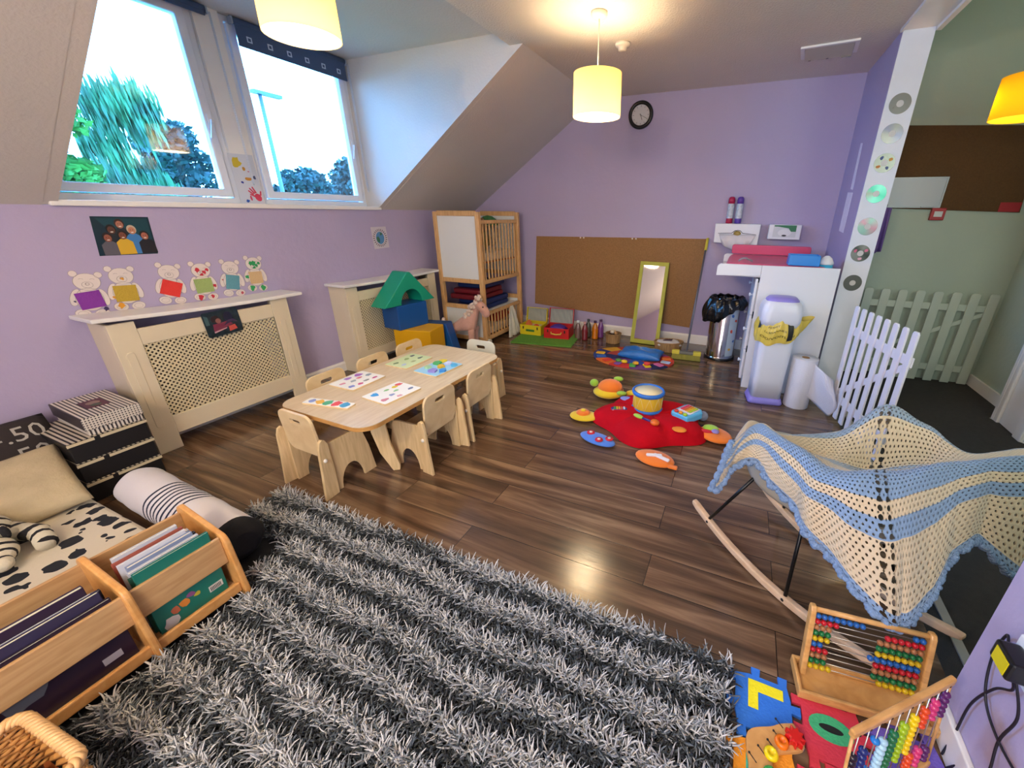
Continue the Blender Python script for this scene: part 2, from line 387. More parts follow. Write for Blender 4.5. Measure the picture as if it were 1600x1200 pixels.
tag(lp.obj('street_lamp', mat('grey_lamp_post', '#3a4a50', .5)), 'tall grey street lamp seen through the right window', 'street lamp', loc=(-14, 6.95, -3.2))
struct(B().box(-40, -20, -3.3, -2, 40, -3.2).obj('ground', mat('grass_ground', '#4d7a45', .9)))
# ================================================================== RADIATOR COVERS
CREAMP = mat('cream_satin_paint', '#ddd0b4', .42, noise=.02)
WOODL = wood('pale_birch_ply', '#dcc090', '#e8d0a4', 5, (2, 14, 2), .4, .03)
WOODL2 = wood('birch_ply_upright', '#d4b684', '#e6ca9a', 5, (14, 14, 1.5), .42, .03)
EDGE = wood('ply_edge', '#b98445', '#cf9c58', 10, (3, 3, 30), .45, .03)
BEECH = wood('beech_wood', '#c89a64', '#dcb07a', 6, (10, 10, 1.5), .42, .04)
PINE = wood('pine_wood', '#cf9550', '#e0ab66', 6, (3, 14, 14), .38, .04)
DARKVOID = mat('dark_interior', '#15120f', .8)
def grille_mat():
    m = mat('grille_lattice', '#d8cba6', .5); nt, N, K = nodes(m); p = N['Principled BSDF']
    tc = N.new('ShaderNodeTexCoord'); mp = N.new('ShaderNodeMapping'); mp.inputs['Rotation'].default_value = (math.radians(45), 0, 0)
    K.new(tc.outputs['Object'], mp.inputs[0]); sx = N.new('ShaderNodeSeparateXYZ'); K.new(mp.outputs[0], sx.inputs[0])
    outs = []
    for ax in ('Y', 'Z'):
        a = N.new('ShaderNodeMath'); a.operation = 'MULTIPLY'; a.inputs[1].default_value = 1/.0185; K.new(sx.outputs[ax], a.inputs[0])
        f = N.new('ShaderNodeMath'); f.operation = 'FRACT'; K.new(a.outputs[0], f.inputs[0])
        c = N.new('ShaderNodeMath'); c.operation = 'GREATER_THAN'; c.inputs[1].default_value = .46; K.new(f.outputs[0], c.inputs[0]); outs.append(c)
    mu = N.new('ShaderNodeMath'); mu.operation = 'MULTIPLY'; K.new(outs[0].outputs[0], mu.inputs[0]); K.new(outs[1].outputs[0], mu.inputs[1])
    iv = N.new('ShaderNodeMath'); iv.operation = 'SUBTRACT'; iv.inputs[0].default_value = 1; K.new(mu.outputs[0], iv.inputs[1]); K.new(iv.outputs[0], p.inputs['Alpha'])
    return m
GRM = grille_mat()
def radiator_cover(label, y0, y1, h, dep, gy0, gy1, gz0, gz1, shelf, foot=.09):
    t = thing('radiator_cover', label, 'radiator cover', (0, y0, 0)); w_ = y1-y0
    g0, g1 = gy0-y0, gy1-y0
    fr = B(); hz = h-.03
    st = .11
    # front frame: two stiles with feet, top and bottom rails, slot left open under the shelf
    fr.box(dep-.02, 0, 0, dep, st, h-.002); fr.box(dep-.02, w_-st, 0, dep, w_, h-.002)
    fr.box(dep-.02, st, gz1, dep-.002, w_-st, h-.045); fr.box(dep-.02, st, foot, dep-.002, w_-st, gz0)
    if g0 > st: fr.box(dep-.02, st, gz0, dep-.002, g0, gz1)
    if g1 < w_-st: fr.box(dep-.02, g1, gz0, dep-.002, w_-st, gz1)
    fr.obj('front_frame', CREAMP, t, bevel=.003)
    for yy in (.03, w_-st+.03):
        b = B(); b.prism(rrect(yy, .16, yy+.035, h-.16, .015), dep-.001, dep+.0035, 'x'); b.obj('moulding', CREAMP, t, bevel=.002)
    b = B(); b.box(dep-.012, g0-.004, gz0-.004, dep-.010, g1+.004, gz1+.004); b.obj('grille', GRM, t)
    for yy in (0, w_-.018): B().box(.0, yy, 0, dep-.02, yy+.018, h-.002).obj('side_panel', CREAMP, t, bevel=.002)
    s = B(); (a, b2, za, zb) = shelf
    n = 12; pts = [(a + (b2-a)*i/n - y0, za + (zb-za)*i/n - .012*math.sin(PI*i/n)) for i in range(n+1)]
    s.prism([(p[0], p[1]+.022) for p in pts] + [(p[0], p[1]) for p in reversed(pts)], 0, dep+.03, 'x'); s.obj('shelf', GLOSS, t, bevel=.005)
    r = B(); r.box(.03, st+.05, .12, .10, w_-st-.05, gz1-.02)
    k = st+.07
    while k < w_-st-.07: r.box(.10, k, .14, .115, k+.02, gz1-.04); k += .045
    r.obj('radiator', mat('radiator_paint_dull', '#57504a', .7), t, bevel=.004)
    return t
radiator_cover('large cream radiator cover with perforated grille and photo taped to it, on the left wall', -3.50, -2.59, .775, .2, -3.39, -2.70, .20, .64, (-3.55, -2.49, .797, .760))
radiator_cover('smaller cream radiator cover standing behind the foam blocks', -2.12, -1.06, .745, .2, -2.02, -1.16, .18, .62, (-2.15, -1.02, .750, .750))

# ================================================================== TABLE AND CHAIRS
t = thing('play_table', 'low rectangular birch play table with rounded corners and puzzles laid on it', 'table', (1.405, -2.765, 0), math.radians(-1))
TABM = wood('table_top_laminate', '#cbb48f', '#d9c6a4', 4, (10, 1.4, 3), .28, .02)
b = B(); b.m(TABM); b.prism(rrect(-.31, -.555, .31, .555, .085, 8), .402, .4225); b.m(EDGE); b.prism(rrect(-.311, -.556, .311, .556, .086, 8), .400, .4195); b.obj('tabletop', None, t)
LEGP = {(-1,-1): (-.125,-.315), (1,-1): (.12,-.315), (1,1): (.255,.495), (-1,1): (-.10,.365)}
def tleg(sx, sy):
    b = B(); b.M = T(LEGP[sx,sy][0], LEGP[sx,sy][1], 0) @ RZ(math.radians(-38*sx*sy))
    b.prism([(.02, 0), (.055, 0), (.06, .03), (.03, .16), (.02, .28), (.03, .400), (-.06, .400), (-.055, .25), (-.03, .12)] if sx > 0 else [(-.02, 0), (-.055, 0), (-.06, .03), (-.03, .16), (-.02, .28), (-.03, .400), (.06, .400), (.055, .25), (.03, .12)], -.011, .011, 'y'); return b
for sx in (-1, 1):
    for sy in (-1, 1): tleg(sx, sy).obj('leg', WOODL2, t, bevel=.003)

def make_chair(label, seatw=WOODL):
    t = thing('toddler_chair', label, 'chair')
    # backrest with a hand hole, leaning back
    b = B(); b.M = T(0, .012, 0) @ RX(math.radians(5))
    n = 6; outer = rrect(-.135, .215, .135, .455, .05, n); inner = rrect(-.042, .39, .042, .415, .0124, n)
    b.plate(outer, inner, -.008, .008, 'y'); b.obj('backrest', WOODL, t, bevel=.003)
    b = B(); b.prism(rrect(-.139, -.005, .139, .245, .02), .205, .22); b.obj('seat', WOODL, t, bevel=.003)
    for s in (-1, 1):
        b = B(); x0 = s*.148
        arch = [(.125 + .075*math.cos(a), .0 + .12*math.sin(a)) for a in [PI - PI*i/12 for i in range(13)]]
        # side panel outline (y,z) : rear foot, arch, front foot, sloping front, top
        out = [(-.015, 0)] + [(p[0], p[1]) for p in arch] + [(.285, 0), (.262, .16), (.235, .262), (.215, .285), (.18, .29), (-.015, .29)]
        b.prism(out, x0-.0075, x0+.0075, 'x'); b.obj('side_panel', WOODL2, t, bevel=.002)
        b = B(); b.M = T(s*.165, -.0, 0) @ RZ(s*math.radians(6))
        o2 = [(-.078, 0), (.012, 0), (.014, .14), (.008, .30), (-.006, .325), (-.022, .335), (-.040, .325), (-.052, .29), (-.062, .16)]
        b.prism(o2, -.0085, .0085, 'x'); b.obj('leg', WOODL2, t, bevel=.003)
        b = B(); b.M = T(s*.178, -.03, .22) @ RY(PI/2); b.lathe([(.001, -.008), (.010, -.006), (.011, .004), (.007, .009), (.001, .01)], seg=12)
        b.obj('bolt_cap', mat('white_bolt_cap', '#ece6da', .4), t)
    return t
c0 = make_chair('birch toddler chair at the near short end of the play table')
def put(o, x, y, rz): o.location = (x, y, 0); o.rotation_euler = (0, 0, rz); return o
c0.scale = (.92, .86, .96); put(c0, 1.275, -3.325, math.radians(-2))
CH = [(1.71, -2.865, 90, 'birch toddler chair on the open floor side of the play table, nearer the rug'),
      (1.71, -2.495, 90, 'birch toddler chair on the open floor side of the play table, farther from the rug'),
      (.97, -2.94, -90, 'birch toddler chair against the radiator side of the table, nearest the rug'),
      (.97, -2.60, -90, 'birch toddler chair on the radiator side of the table, middle of the three'),
      (.97, -2.27, -90, 'birch toddler chair on the radiator side of the table, beside the yellow foam block')]
for x, y, a, lb in CH: dup(c0, (x, y, 0), math.radians(a), lb)
PALE = mat('pale_painted_ply', '#dcdccb', .4)
cf = dup(c0, (1.42, -2.05, 0), math.radians(180), 'whitish toddler chair at the far short end of the table, before the plush horse')
for ch in cf.children:
    if ch.name.startswith('backrest'):
        ch.data = ch.data.copy(); ch.data.materials.clear(); ch.data.materials.append(PALE)

# ================================================================== PUZZLES ON THE TABLE
def blob(b, x, y, r, z0, z1, n=9, seed=0, e=1.0):
    rn = random.Random(seed); pts = []
    for k in range(n):
        a = 2*PI*k/n; rr = r*rn.uniform(.65, 1.15); pts.append((x+rr*math.cos(a), y+rr*e*math.sin(a)))
    b.prism(pts, z0, z1)
def puzzle(label, cx, cy, rz, w_, d_, board, pieces, raised=.0015):
    t = thing('peg_puzzle', label, 'puzzle', (cx, cy, .4235), rz)
    b = B(); b.m(WOODL); b.prism(rrect(-w_/2, -d_/2, w_/2, d_/2, .008, 3), 0, .007); b.m(board); b.prism(rrect(-w_/2+.001, -d_/2+.001, w_/2-.001, d_/2-.001, .008, 3), .007, .0076); b.obj('board', None, t)
    for i, (px, py, r, c, e) in enumerate(pieces):
        q = B(); blob(q, px*w_/2, py*d_/2, r, .0076, .0076+raised, 10, i*7+int(cx*100), e); q.obj('puzzle_piece', mat('puzzle_paint_'+c.strip('#'), c, .45), t)
    return t
PW = mat('puzzle_white', '#efeee6', .4)
P1 = [(-.72,0,.018,'#8a9ad0',1),(-.38,0,.027,'#e8b02c',1),(-.02,0,.026,'#46a878',1),(.34,0,.027,'#e05050',1),(.72,0,.026,'#4aa0c8',1)]
puzzle('narrow strip puzzle with four coloured shapes at the near end of the table', 1.33, -3.205, math.radians(10), .27, .062, PW, P1)
P2 = [(-.7,-.5,.02,'#7a88c8',.7),(-.3,-.6,.018,'#c84f7e',.8),(.15,-.5,.02,'#8f8f8f',.5),(.6,-.6,.018,'#c03c82',.6),(-.65,.3,.02,'#d890a0',.7),(-.2,.1,.02,'#9aa4ac',.7),(.25,.2,.02,'#d26a72',.6),(.7,.1,.02,'#8b9aa8',.8),(-.1,.7,.022,'#a06cc0',.7),(.5,.65,.025,'#9858b4',.8)]
puzzle('white puzzle board with purple and pink pieces, radiator side of the table', 1.215, -2.935, math.radians(90), .225, .19, PW, P2)
P3 = [(-.7,-.5,.02,'#c97a80',.8),(-.2,-.3,.018,'#8c9cc0',.7),(.2,0,.016,'#8fc690',.6),(.7,-.5,.02,'#6e7690',.5),(-.6,.5,.024,'#3f9ad8',1),(.0,.5,.018,'#8cc07a',.5),(.45,.5,.018,'#e2c22c',.8),(.75,.6,.022,'#d95a5a',.8),(-.1,-.75,.016,'#d8a0a8',.8)]
puzzle('white puzzle board with a blue block piece, near the middle of the table', 1.52, -2.98, math.radians(85), .235, .185, PW, P3)
PG = mat('puzzle_pale_green', '#cfe0b0', .4)
P4 = [(-.65,.4,.02,'#6f8a5c',.6),(-.6,-.3,.02,'#b9c9e0',.8),(0,-.4,.02,'#a5b07c',.6),(.1,.4,.02,'#8fae68',.7),(.6,-.3,.02,'#506a5a',.6),(.65,.5,.02,'#40505c',.6)]
puzzle('pale green farm puzzle board, radiator side of the table at its far half', 1.245, -2.57, math.radians(90), .235, .18, PG, P4)
PB = mat('puzzle_sky_blue', '#9fd4ea', .35)
P5 = [(-.6,-.2,.030,'#9b8fd2',1),(-.3,-.75,.028,'#3b8fd8',1),(-.3,.55,.026,'#a8d0a0',.8),(.1,-.1,.024,'#e6b52c',1),(.35,.55,.026,'#56b060',1),(.6,-.1,.024,'#d8d8f0',1),(.75,.5,.024,'#ecd02c',1),(.55,-.7,.022,'#57b0d8',1)]
puzzle('sky blue chunky piece puzzle board with thick coloured shapes', 1.50, -2.59, math.radians(86), .235, .185, PB, P5, .011)

# ================================================================== FOAM BLOCKS
def vinyl(n, c): return mat(n, c, .42, bump=.05, bscale=12)
GRV, BLV, YLV = vinyl('green_vinyl', '#0f9a7a'), vinyl('blue_vinyl', '#0b4f96'), vinyl('yellow_vinyl', '#e0a80c')
b = B(); R0 = T(.49, -1.655, 0) @ RZ(math.radians(14)); b.M = R0
n = 14; arch = [(-.0 + .055*math.cos(PI - PI*i/n), .0 + .07*math.sin(PI*i/n)) for i in range(n+1)]
b.prism([(-.135, 0)] + [(p[0]+.03, p[1]+.0) for p in arch] + [(.135, 0), (.135, .34), (-.135, .34)], -.19, .16, 'x')
tag(b.obj('foam_block', YLV, bevel=.008), 'yellow vinyl foam block with a small arch cut in its side, under the blue one', 'foam block')
b = B(); b.M = T(.355, -1.645, .3405) @ RZ(math.radians(-8)); b.box(-.115, -.185, 0, .105, .135, .218)
tag(b.obj('foam_block', BLV, bevel=.008), 'blue vinyl foam cuboid stacked between the yellow block and the green roof', 'foam block')
b = B(); b.M = T(.345, -1.655, .559) @ RZ(math.radians(-6))
n = 16; arch = [(.115*math.cos(PI - PI*i/n), .125*math.sin(PI*i/n)) for i in range(n+1)]
b.prism([(-.29, 0)] + arch + [(.265, 0), (.015, .275), (-.02, .275)], -.09, .1, 'x')
tag(b.obj('foam_block', GRV, bevel=.006), 'green triangular vinyl roof block with an arch, top of the stack', 'foam block')
b = B(); b.M = T(.44, -1.42, 0) @ RZ(math.radians(14)); b.prism([(-.10, 0), (.23, 0), (.15, .325), (-.10, .325)], -.055, .075, 'y')
tag(b.obj('foam_block', BLV, bevel=.008), 'blue vinyl foam wedge on the floor behind the yellow block', 'foam block')

# ================================================================== COT TOWER
t = thing('cot', 'tall beech cot unit with white headboard panel and slatted side in the corner', 'cot', (.20, -1.0, 0))
cw, cd = .55, .79
for x in (0, cw-.045):
    for y in (0, cd-.045):
        B().box(x, y, 0.03 if (x > .1) else 0, x+.045, y+.045, 1.335).obj('post', BEECH, t, bevel=.006)
WHM = mat('white_melamine', '#dfe1de', .35)
for yy in (0.006, cd-.039):
    tag_ = 'end_panel'
    B().box(.045, yy+.008, .69, cw-.045, yy+.024, 1.30).obj('end_panel', WHM, t)
    B().box(.045, yy+.008, .06, cw-.045, yy+.024, .38).obj('end_panel', WHM, t)
    b = B(); b.box(.045, yy, 1.295, cw-.045, yy+.033, 1.345); b.obj('rail', BEECH, t, bevel=.008)
    for z0 in (.645, .37, .03): B().box(.045, yy, z0, cw-.045, yy+.033, z0+.045).obj('rail', BEECH, t, bevel=.005)
for xx in (.006, cw-.039):
    for z0, z1 in ((.64, 1.26), (.04, .345)):
        B().box(xx, .045, z0, xx+.033, cd-.045, z0+.04).obj('side_rail', BEECH, t, bevel=.005)
        B().box(xx, .045, z1-.035, xx+.033, cd-.045, z1).obj('side_rail', BEECH, t, bevel=.005)
        for k in range(11 if xx > .1 or z0 < .1 else 0):
            yy = .085 + k*.0605
            B().box(xx+.009, yy, z0+.04, xx+.024, yy+.015, z1-.035).obj('slat', BEECH, t, bevel=.004)
B().box(.05, .045, .33, cw-.05, cd-.05, .345).obj('shelf', WHM, t)
B().box(.05, .05, .84, cw-.05, cd-.05, .855).obj('base_board', wood('cot_base', '#9a5c30', '#b47440', 5, (4,4,4)), t)
b = B(); b.M = T(cw+.02, .02, .035) @ RY(PI/2); b.lathe([(.004,-.012),(.03,-.012),(.033,0),(.03,.012),(.004,.012)], seg=20); b.obj('castor', mat('castor_plastic', '#cfcabd', .4), t)
b = B(); b.box(.048, .055, .8555, cw-.046, cd-.055, .945); tag(b.obj('cot_mattress', mat('cream_cotton', '#e6dcc6', .9, bump=.3, bscale=120), None), 'cream mattress inside the upper part of the cot', 'mattress', loc=(.20, -1.0, 0)); b_md = bpy.data.objects['cot_mattress'].modifiers.new('bevel','BEVEL'); b_md.width = .02; b_md.segments = 3
b = B(); b.box(-.225, -.335, -.02, .225, .335, .055); tag(b.obj('cot_mattress', mat('cream_cotton'), None), 'cream mattress at the bottom of the lower cot bay', 'mattress', loc=(.475, -.61, .108))
# toys and cloth heaped inside the upper bay
def softball(name, c, r, col, label, cat, sx=1, sy=1, sz=1, fn=None, rz=0):
    b = B(); b.ball((0,0,0), r, 20, 12, sx, sy, sz, fn=fn); return tag(b.obj(name, col), label, cat, loc=c, rz=rz)
plush = mat('patterned_plush', '#8d7f55', .95, bump=.6, bscale=60, noise=.5, nscale=14)
tt = thing('soft_toy', 'brown patterned soft toy sitting inside the upper cot', 'soft toy', (.48, -.62, .946))
B().ball((0,0,.1), .11, 20, 12, 1, 1, 1.05).obj('body', plush, tt)
hb = B(); hb.ball((.02,-.02,.255), .075, 18, 12); hb.ball((.02,-.08,.31), .022); hb.ball((.02,.04,.31), .022); hb.obj('head', mat('tan_plush', '#b08a62', .95, bump=.5, bscale=80), tt)
for s in (-1, 1): b = B(); b.ball((-.0,s*.1,.12), .04, 14, 8, 1, 1, 2.2); b.obj('arm', plush, tt)
gc = B(); gc.lathe([(.12,0),(.125,.01),(.10,.05),(.05,.09),(.002,.1)], seg=24); tag(gc.obj('sun_hat', mat('green_felt', '#3e7a4a', .9)), 'green rounded cloth cap on top of the things in the upper cot', 'hat', loc=(.47, -.42, 1.201))
bl = B(); bl.M = T(.45, -.38, 1.078)
bl.ball((0,0,0), .13, 20, 14, .9, .7, .85, fn=lambda d: d*(1+.12*math.sin(22*d.z)+.08*math.sin(30*d.x+9*d.y)))
tag(bl.obj('folded_blanket', mat('grey_check_cloth', '#b8a995', .95, noise=.4, nscale=25, bump=.4)), 'crumpled beige and grey blanket inside the upper cot', 'blanket')
b = B(); b.ball((0,0,0), .05, 18, 12, 1, 1.2, .7); tag(b.obj('fabric_ball', mat('grey_blue_cloth', '#7e93a0', .9)), 'small grey-blue soft toy behind the front cot slats', 'soft toy', loc=(.66, -.88, .985))
# folded sleep mats in the middle bay
RDV = mat('maroon_vinyl', '#6f1320', .45); NVV = mat('navy_vinyl', '#132c62', .45)
for i, (c, z, dx, dy, w2, d2, nm, wh) in enumerate([(NVV, .3465, .0, .0, .38, .52, 'blue', 'lowest'), (NVV, .4005, .01, .01, .37, .50, 'blue', 'second from the bottom'), (RDV, .4545, -.03, -.06, .40, .50, 'maroon', 'third from the bottom'), (RDV, .5095, -.02, -.05, .38, .44, 'maroon', 'fourth from the bottom'), (NVV, .5645, -.02, .02, .36, .45, 'navy', 'topmost')]):
    b = B(); b.M = T(.475+dx, -.625+dy, z); b.prism(rrect(-w2/2, -d2/2, w2/2, d2/2, .05, 5), 0, .052); tag(b.obj('sleep_mat', c, bevel=.018, bseg=3), nm + ' folded sleep mat in the cot middle bay, %s of the pile' % wh, 'sleep mat')
b = B(); b.pillow(0, 0, 0, .3, .26, .16, 12, .4, .05, 4); tag(b.obj('cushion', mat('red_fabric', '#b8281c', .9)), 'red cushion inside the lower bay of the cot', 'cushion', loc=(.55, -.55, .232))
# frilly white tulle hanging on the cot side
b = B()
def tulle(u, v):
    z = .345 - .335*v; s = .03 + .105*v**.8; a = (u-.5)*2
    return (.80 + .03*v + .02*math.sin(u*38)*v, -.55 + a*s + .01*math.sin(u*23), z)
b.grid(tulle, 48, 10); o = tag(b.obj('tutu_skirt', mat('white_tulle', '#e2dccc', .9, alpha=.85)), 'white frilly tulle skirt hanging from the lower cot side by the suitcases', 'skirt'); md = o.modifiers.new('s', 'SOLIDIFY'); md.thickness = .002

# ================================================================== PLUSH HORSE
HP = mat('pink_beige_plush', '#c99a8a', .95, bump=.5, bscale=90, noise=.12, nscale=9, sheen=.3)
t = thing('plush_horse', 'pink plush horse with curly pale mane standing in front of the cot', 'soft toy', (.62, -1.165, 0))
sk = bmesh.new()
J = {}
def jv(n, p, r): v = sk.verts.new(p); J[n] = (v, r); return v
pts = {'pel': ((-.12,0,.235),.062), 'mid': ((-.04,0,.235),.06), 'ch': ((.05,0,.25),.06), 'nk': ((.09,0,.33),.042), 'nk2': ((.115,0,.40),.04), 'hd': ((.15,-.01,.425),.052), 'mz': ((.20,-.02,.36),.042), 'ms': ((.22,-.025,.305),.036),
 'fl1': ((.06,-.045,.19),.034), 'fl2': ((.065,-.05,.10),.03), 'fl3': ((.07,-.055,.03),.032), 'fr1': ((.06,.045,.19),.034), 'fr2': ((.065,.05,.10),.03), 'fr3': ((.07,.055,.03),.032),
 'hl1': ((-.13,-.045,.18),.036), 'hl2': ((-.15,-.05,.10),.028), 'hl3': ((-.135,-.055,.03),.032), 'hr1': ((-.13,.045,.18),.036), 'hr2': ((-.15,.05,.10),.028), 'hr3': ((-.135,.055,.03),.032)}
for k2, (p, r) in pts.items(): jv(k2, p, r)
for a, b2 in [('pel','mid'),('mid','ch'),('ch','nk'),('nk','nk2'),('nk2','hd'),('hd','mz'),('mz','ms'),('ch','fl1'),('fl1','fl2'),('fl2','fl3'),('ch','fr1'),('fr1','fr2'),('fr2','fr3'),('pel','hl1'),('hl1','hl2'),('hl2','hl3'),('pel','hr1'),('hr1','hr2'),('hr2','hr3')]:
    sk.edges.new((J[a][0], J[b2][0]))
me = bpy.data.meshes.new('body'); sk.verts.index_update(); order = [J[k2] for k2 in pts]; sk.to_mesh(me); sk.free()
o = bpy.data.objects.new('body', me); COL.objects.link(o); o.parent = t; me.materials.append(HP)
md = o.modifiers.new('skin', 'SKIN'); 
for i, (v, r) in enumerate(order): me.skin_vertices[0].data[i].radius = (r, r); me.skin_vertices[0].data[i].use_root = (i == 0)
md.use_smooth_shade = True; o.modifiers.new('sub', 'SUBSURF').levels = 2; o.modifiers['sub'].render_levels = 2
mb = B(); rn = random.Random(4)
for k in range(46):
    u = k/45; p = Vector((.02,0,.30)).lerp(Vector((.145,-.005,.48)), u) + Vector((rn.uniform(-.02,.02), rn.uniform(-.045,.045), rn.uniform(-.01,.02))); mb.ball(p, rn.uniform(.014,.022), 8, 6)
mb.obj('mane', mat('curly_pale_wool', '#d9c3b4', .98, bump=.8, bscale=60), t)
for s in (-1,1): b = B(); b.ball((.125, s*.035, .475), .018, 10, 8, .6, 1, 1.6); b.obj('ear', HP, t)
for s in (-1,1): b = B(); b.ball((.188, s*.033-.015, .405), .007, 10, 8); b.obj('eye', mat('black_bead', '#0c0a0a', .2), t)
b = B()
for k in range(16): b.ball((-.17-rn.uniform(0,.04), rn.uniform(-.02,.02), .27-k*.010), .018, 8, 6)
b.obj('tail', mat('curly_pale_wool'), t)
t.rotation_euler = (0, 0, math.radians(18)); t.scale = (1.12, 1.12, 1.12)
# ================================================================== THINGS ON THE WALLS
CORK = mat('cork', '#9c7650', .95, bump=.5, bscale=260, noise=.14, nscale=120, spec=.1)
b = B(); b.prism([(.815,.27),(2.72,.175),(2.79,1.105),(.858,1.075)], -.012, -.001, 'y')
tag(b.obj('cork_board', CORK), 'large brown cork board low on the lilac back wall behind the mirror', 'notice board')
for x, z in ((1.42,1.088),(1.46,1.088),(2.02,1.096),(2.06,1.096)):
    q = B(); q.M = T(x, -.012, z-.012) @ RX(PI/2); q.lathe([(.001,0),(.004,.002),(.004,.006),(.009,.008),(.008,.014),(.001,.015)], seg=10)
    tag(q.obj('push_pin', mat('clear_pin', '#e3ddd2', .3)), 'small pale push pin at the top edge of the big cork board', 'push pin', group='push pins along the cork board top')
# clock
t = thing('wall_clock', 'round black-rimmed white wall clock high on the lilac back wall', 'clock', (2.026, -.001, 2.227))
BLK = mat('black_plastic', '#0b0a0c', .35)
q = B(); q.M = RX(PI/2); q.lathe([(.118,0),(.122,.01),(.118,.026),(.105,.032),(.090,.026),(.088,.012)], seg=48, cap=False); q.obj('rim', BLK, t)
q = B(); q.M = RX(PI/2); q.lathe([(.001,.010),(.092,.010),(.092,.008),(.001,.008)], seg=40, smooth=False); q.obj('dial', mat('clock_dial', '#c9c8cc', .5), t)
q = B()
for k in range(12):
    a = PI/6*k; q.M = T(0, -.0105, 0) @ RY(a); q.box(-.002, -.001, .068, .002, 0, .080)
q.obj('hour_marks', mat('grey_marks', '#6a6870', .6), t)
for a, l, w2, nm in ((160, .045, .004, 'hour_hand'), (118, .068, .003, 'minute_hand')):
    q = B(); q.M = T(0, -.013, 0) @ RY(math.radians(a)); q.box(-w2/2, -.001, -.012, w2/2, .0, l); q.obj(nm, BLK, t)
# smoke detector, ceiling hatch
q = B(); q.lathe([(.001,0),(.05,0),(.052,-.012),(.045,-.022),(.03,-.026),(.028,-.04),(.02,-.046),(.001,-.046)], seg=32)
tag(q.obj('smoke_detector', mat('ivory_plastic', '#d8cdb8', .5)), 'round ivory smoke detector on the ceiling by the pendant lamp', 'smoke detector', loc=(2.189, -1.25, H_-.001))
t = thing('ceiling_vent', 'white rectangular vent flap on the ceiling in the far right corner', 'vent', (3.48, -.66, H_-.001), math.radians(-6))
q = B(); q.plate([(-.17,-.115),(.17,-.115),(.17,.115),(-.17,.115)], [(-.145,-.09),(.145,-.09),(.145,.09),(-.145,.09)], -.012, 0, 'z'); q.obj('frame', GLOSS, t)
q = B(); q.M = T(0, -.09, -.006) @ RX(math.radians(-7)); q.box(-.143, 0, -.006, .143, .178, 0); q.obj('flap', mat('dull_white_panel', '#bcb3a8', .6), t)
q = B(); q.box(-.12,.075,-.035,-.105,.09,-.012); q.box(-.01,.075,-.035,.005,.09,-.012); q.box(.08,.08,-.04,.14,.086,-.012); q.obj('latch', mat('latch_metal', '#77706a', .5), t)
# pendant lamps
def shade_mat(name, c, e, es):
    m = mat(name, c, .8); nt, N, K = nodes(m)
    tl = N.new('ShaderNodeBsdfTranslucent'); tl.inputs[0].default_value = L(c); df = N.new('ShaderNodeBsdfDiffuse'); df.inputs[0].default_value = L(c)
    mx = N.new('ShaderNodeMixShader'); mx.inputs[0].default_value = .55; em = N.new('ShaderNodeEmission'); em.inputs[0].default_value = L(e); em.inputs[1].default_value = es
    ad = N.new('ShaderNodeAddShader'); K.new(df.outputs[0], mx.inputs[1]); K.new(tl.outputs[0], mx.inputs[2]); K.new(mx.outputs[0], ad.inputs[0]); K.new(em.outputs[0], ad.inputs[1])
    K.new(ad.outputs[0], N['Material Output'].inputs[0]); return m
SHM = shade_mat('cream_fabric_shade', '#f4dca8', '#ffc766', .30)
def pendant(label, x, y, zb, zc, r, h, m, lit=True, diff=True):
    t = thing('pendant_lamp', label, 'lamp', (x, y, zc-.002))
    q = B(); q.lathe([(.001,0),(.045,0),(.047,-.012),(.038,-.024),(.012,-.03),(.001,-.03)], seg=28); q.obj('ceiling_rose', mat('rose_plastic', '#e2d6bd', .5), t)
    top = zb+h-zc
    q = B(); q.tube([(0,0,-.028),(0,0,top-.03)], .0035, 8); q.obj('flex', mat('white_flex', '#e8dcc4', .5), t)
    q = B(); q.lathe([(r, zb-zc),(r*.985, top),(r*.965, top),(r*.98, zb-zc)], seg=56, cap=False); 
    q.obj('shade', m, t)
    q = B()
    for k in range(3): q.M = T(0,0,top-.012) @ RZ(2*PI*k/3); q.tube([(.015,0,0),(r*.97,0,.008)], .0018, 6)
    q.lathe([(.012,-.055),(.018,-.05),(.018,.0),(.01,.018),(.003,.02)], seg=16); q.obj('lamp_holder', mat('white_holder', '#eae4d8', .4), t)
    if lit: q = B(); q.ball((0,0,zb+.10-zc), .028, 16, 12, 1, 1, 1.25); q.obj('bulb', mat('lit_bulb', '#ffffff', .5, emit='#ffe2b0', es=10), t)
    if diff: 
        q = B(); q.lathe([(.001, zb-zc+.004),(r*.965, zb-zc+.004),(r*.965, zb-zc+.002),(.001, zb-zc+.002)], seg=48, smooth=False)
        q.obj('diffuser', DIFM, t)
    return t
DIFM = mat('lamp_diffuser', '#fff3d8', .6); _nt, _N, _K = nodes(DIFM)
_tl = _N.new('ShaderNodeBsdfTranslucent'); _tr = _N.new('ShaderNodeBsdfTransparent'); _mx = _N.new('ShaderNodeMixShader'); _mx.inputs[0].default_value = .55
_em = _N.new('ShaderNodeEmission'); _em.inputs[0].default_value = L('#ffe9c0'); _em.inputs[1].default_value = 6; _ad = _N.new('ShaderNodeAddShader')
_K.new(_tl.outputs[0], _mx.inputs[1]); _K.new(_tr.outputs[0], _mx.inputs[2]); _K.new(_mx.outputs[0], _ad.inputs[0]); _K.new(_em.outputs[0], _ad.inputs[1]); _K.new(_ad.outputs[0], _N['Material Output'].inputs[0])
pendant('lit cream drum pendant lamp hanging in the middle of the room before the back wall', LAMPS[0][0][0], LAMPS[0][0][1], 1.885, 2.4, .145, .225, SHM)
pendant('lit cream drum pendant lamp hanging before the dormer windows at the top edge', LAMPS[1][0][0], LAMPS[1][0][1], 1.965, 2.4, .135, .215, SHM)
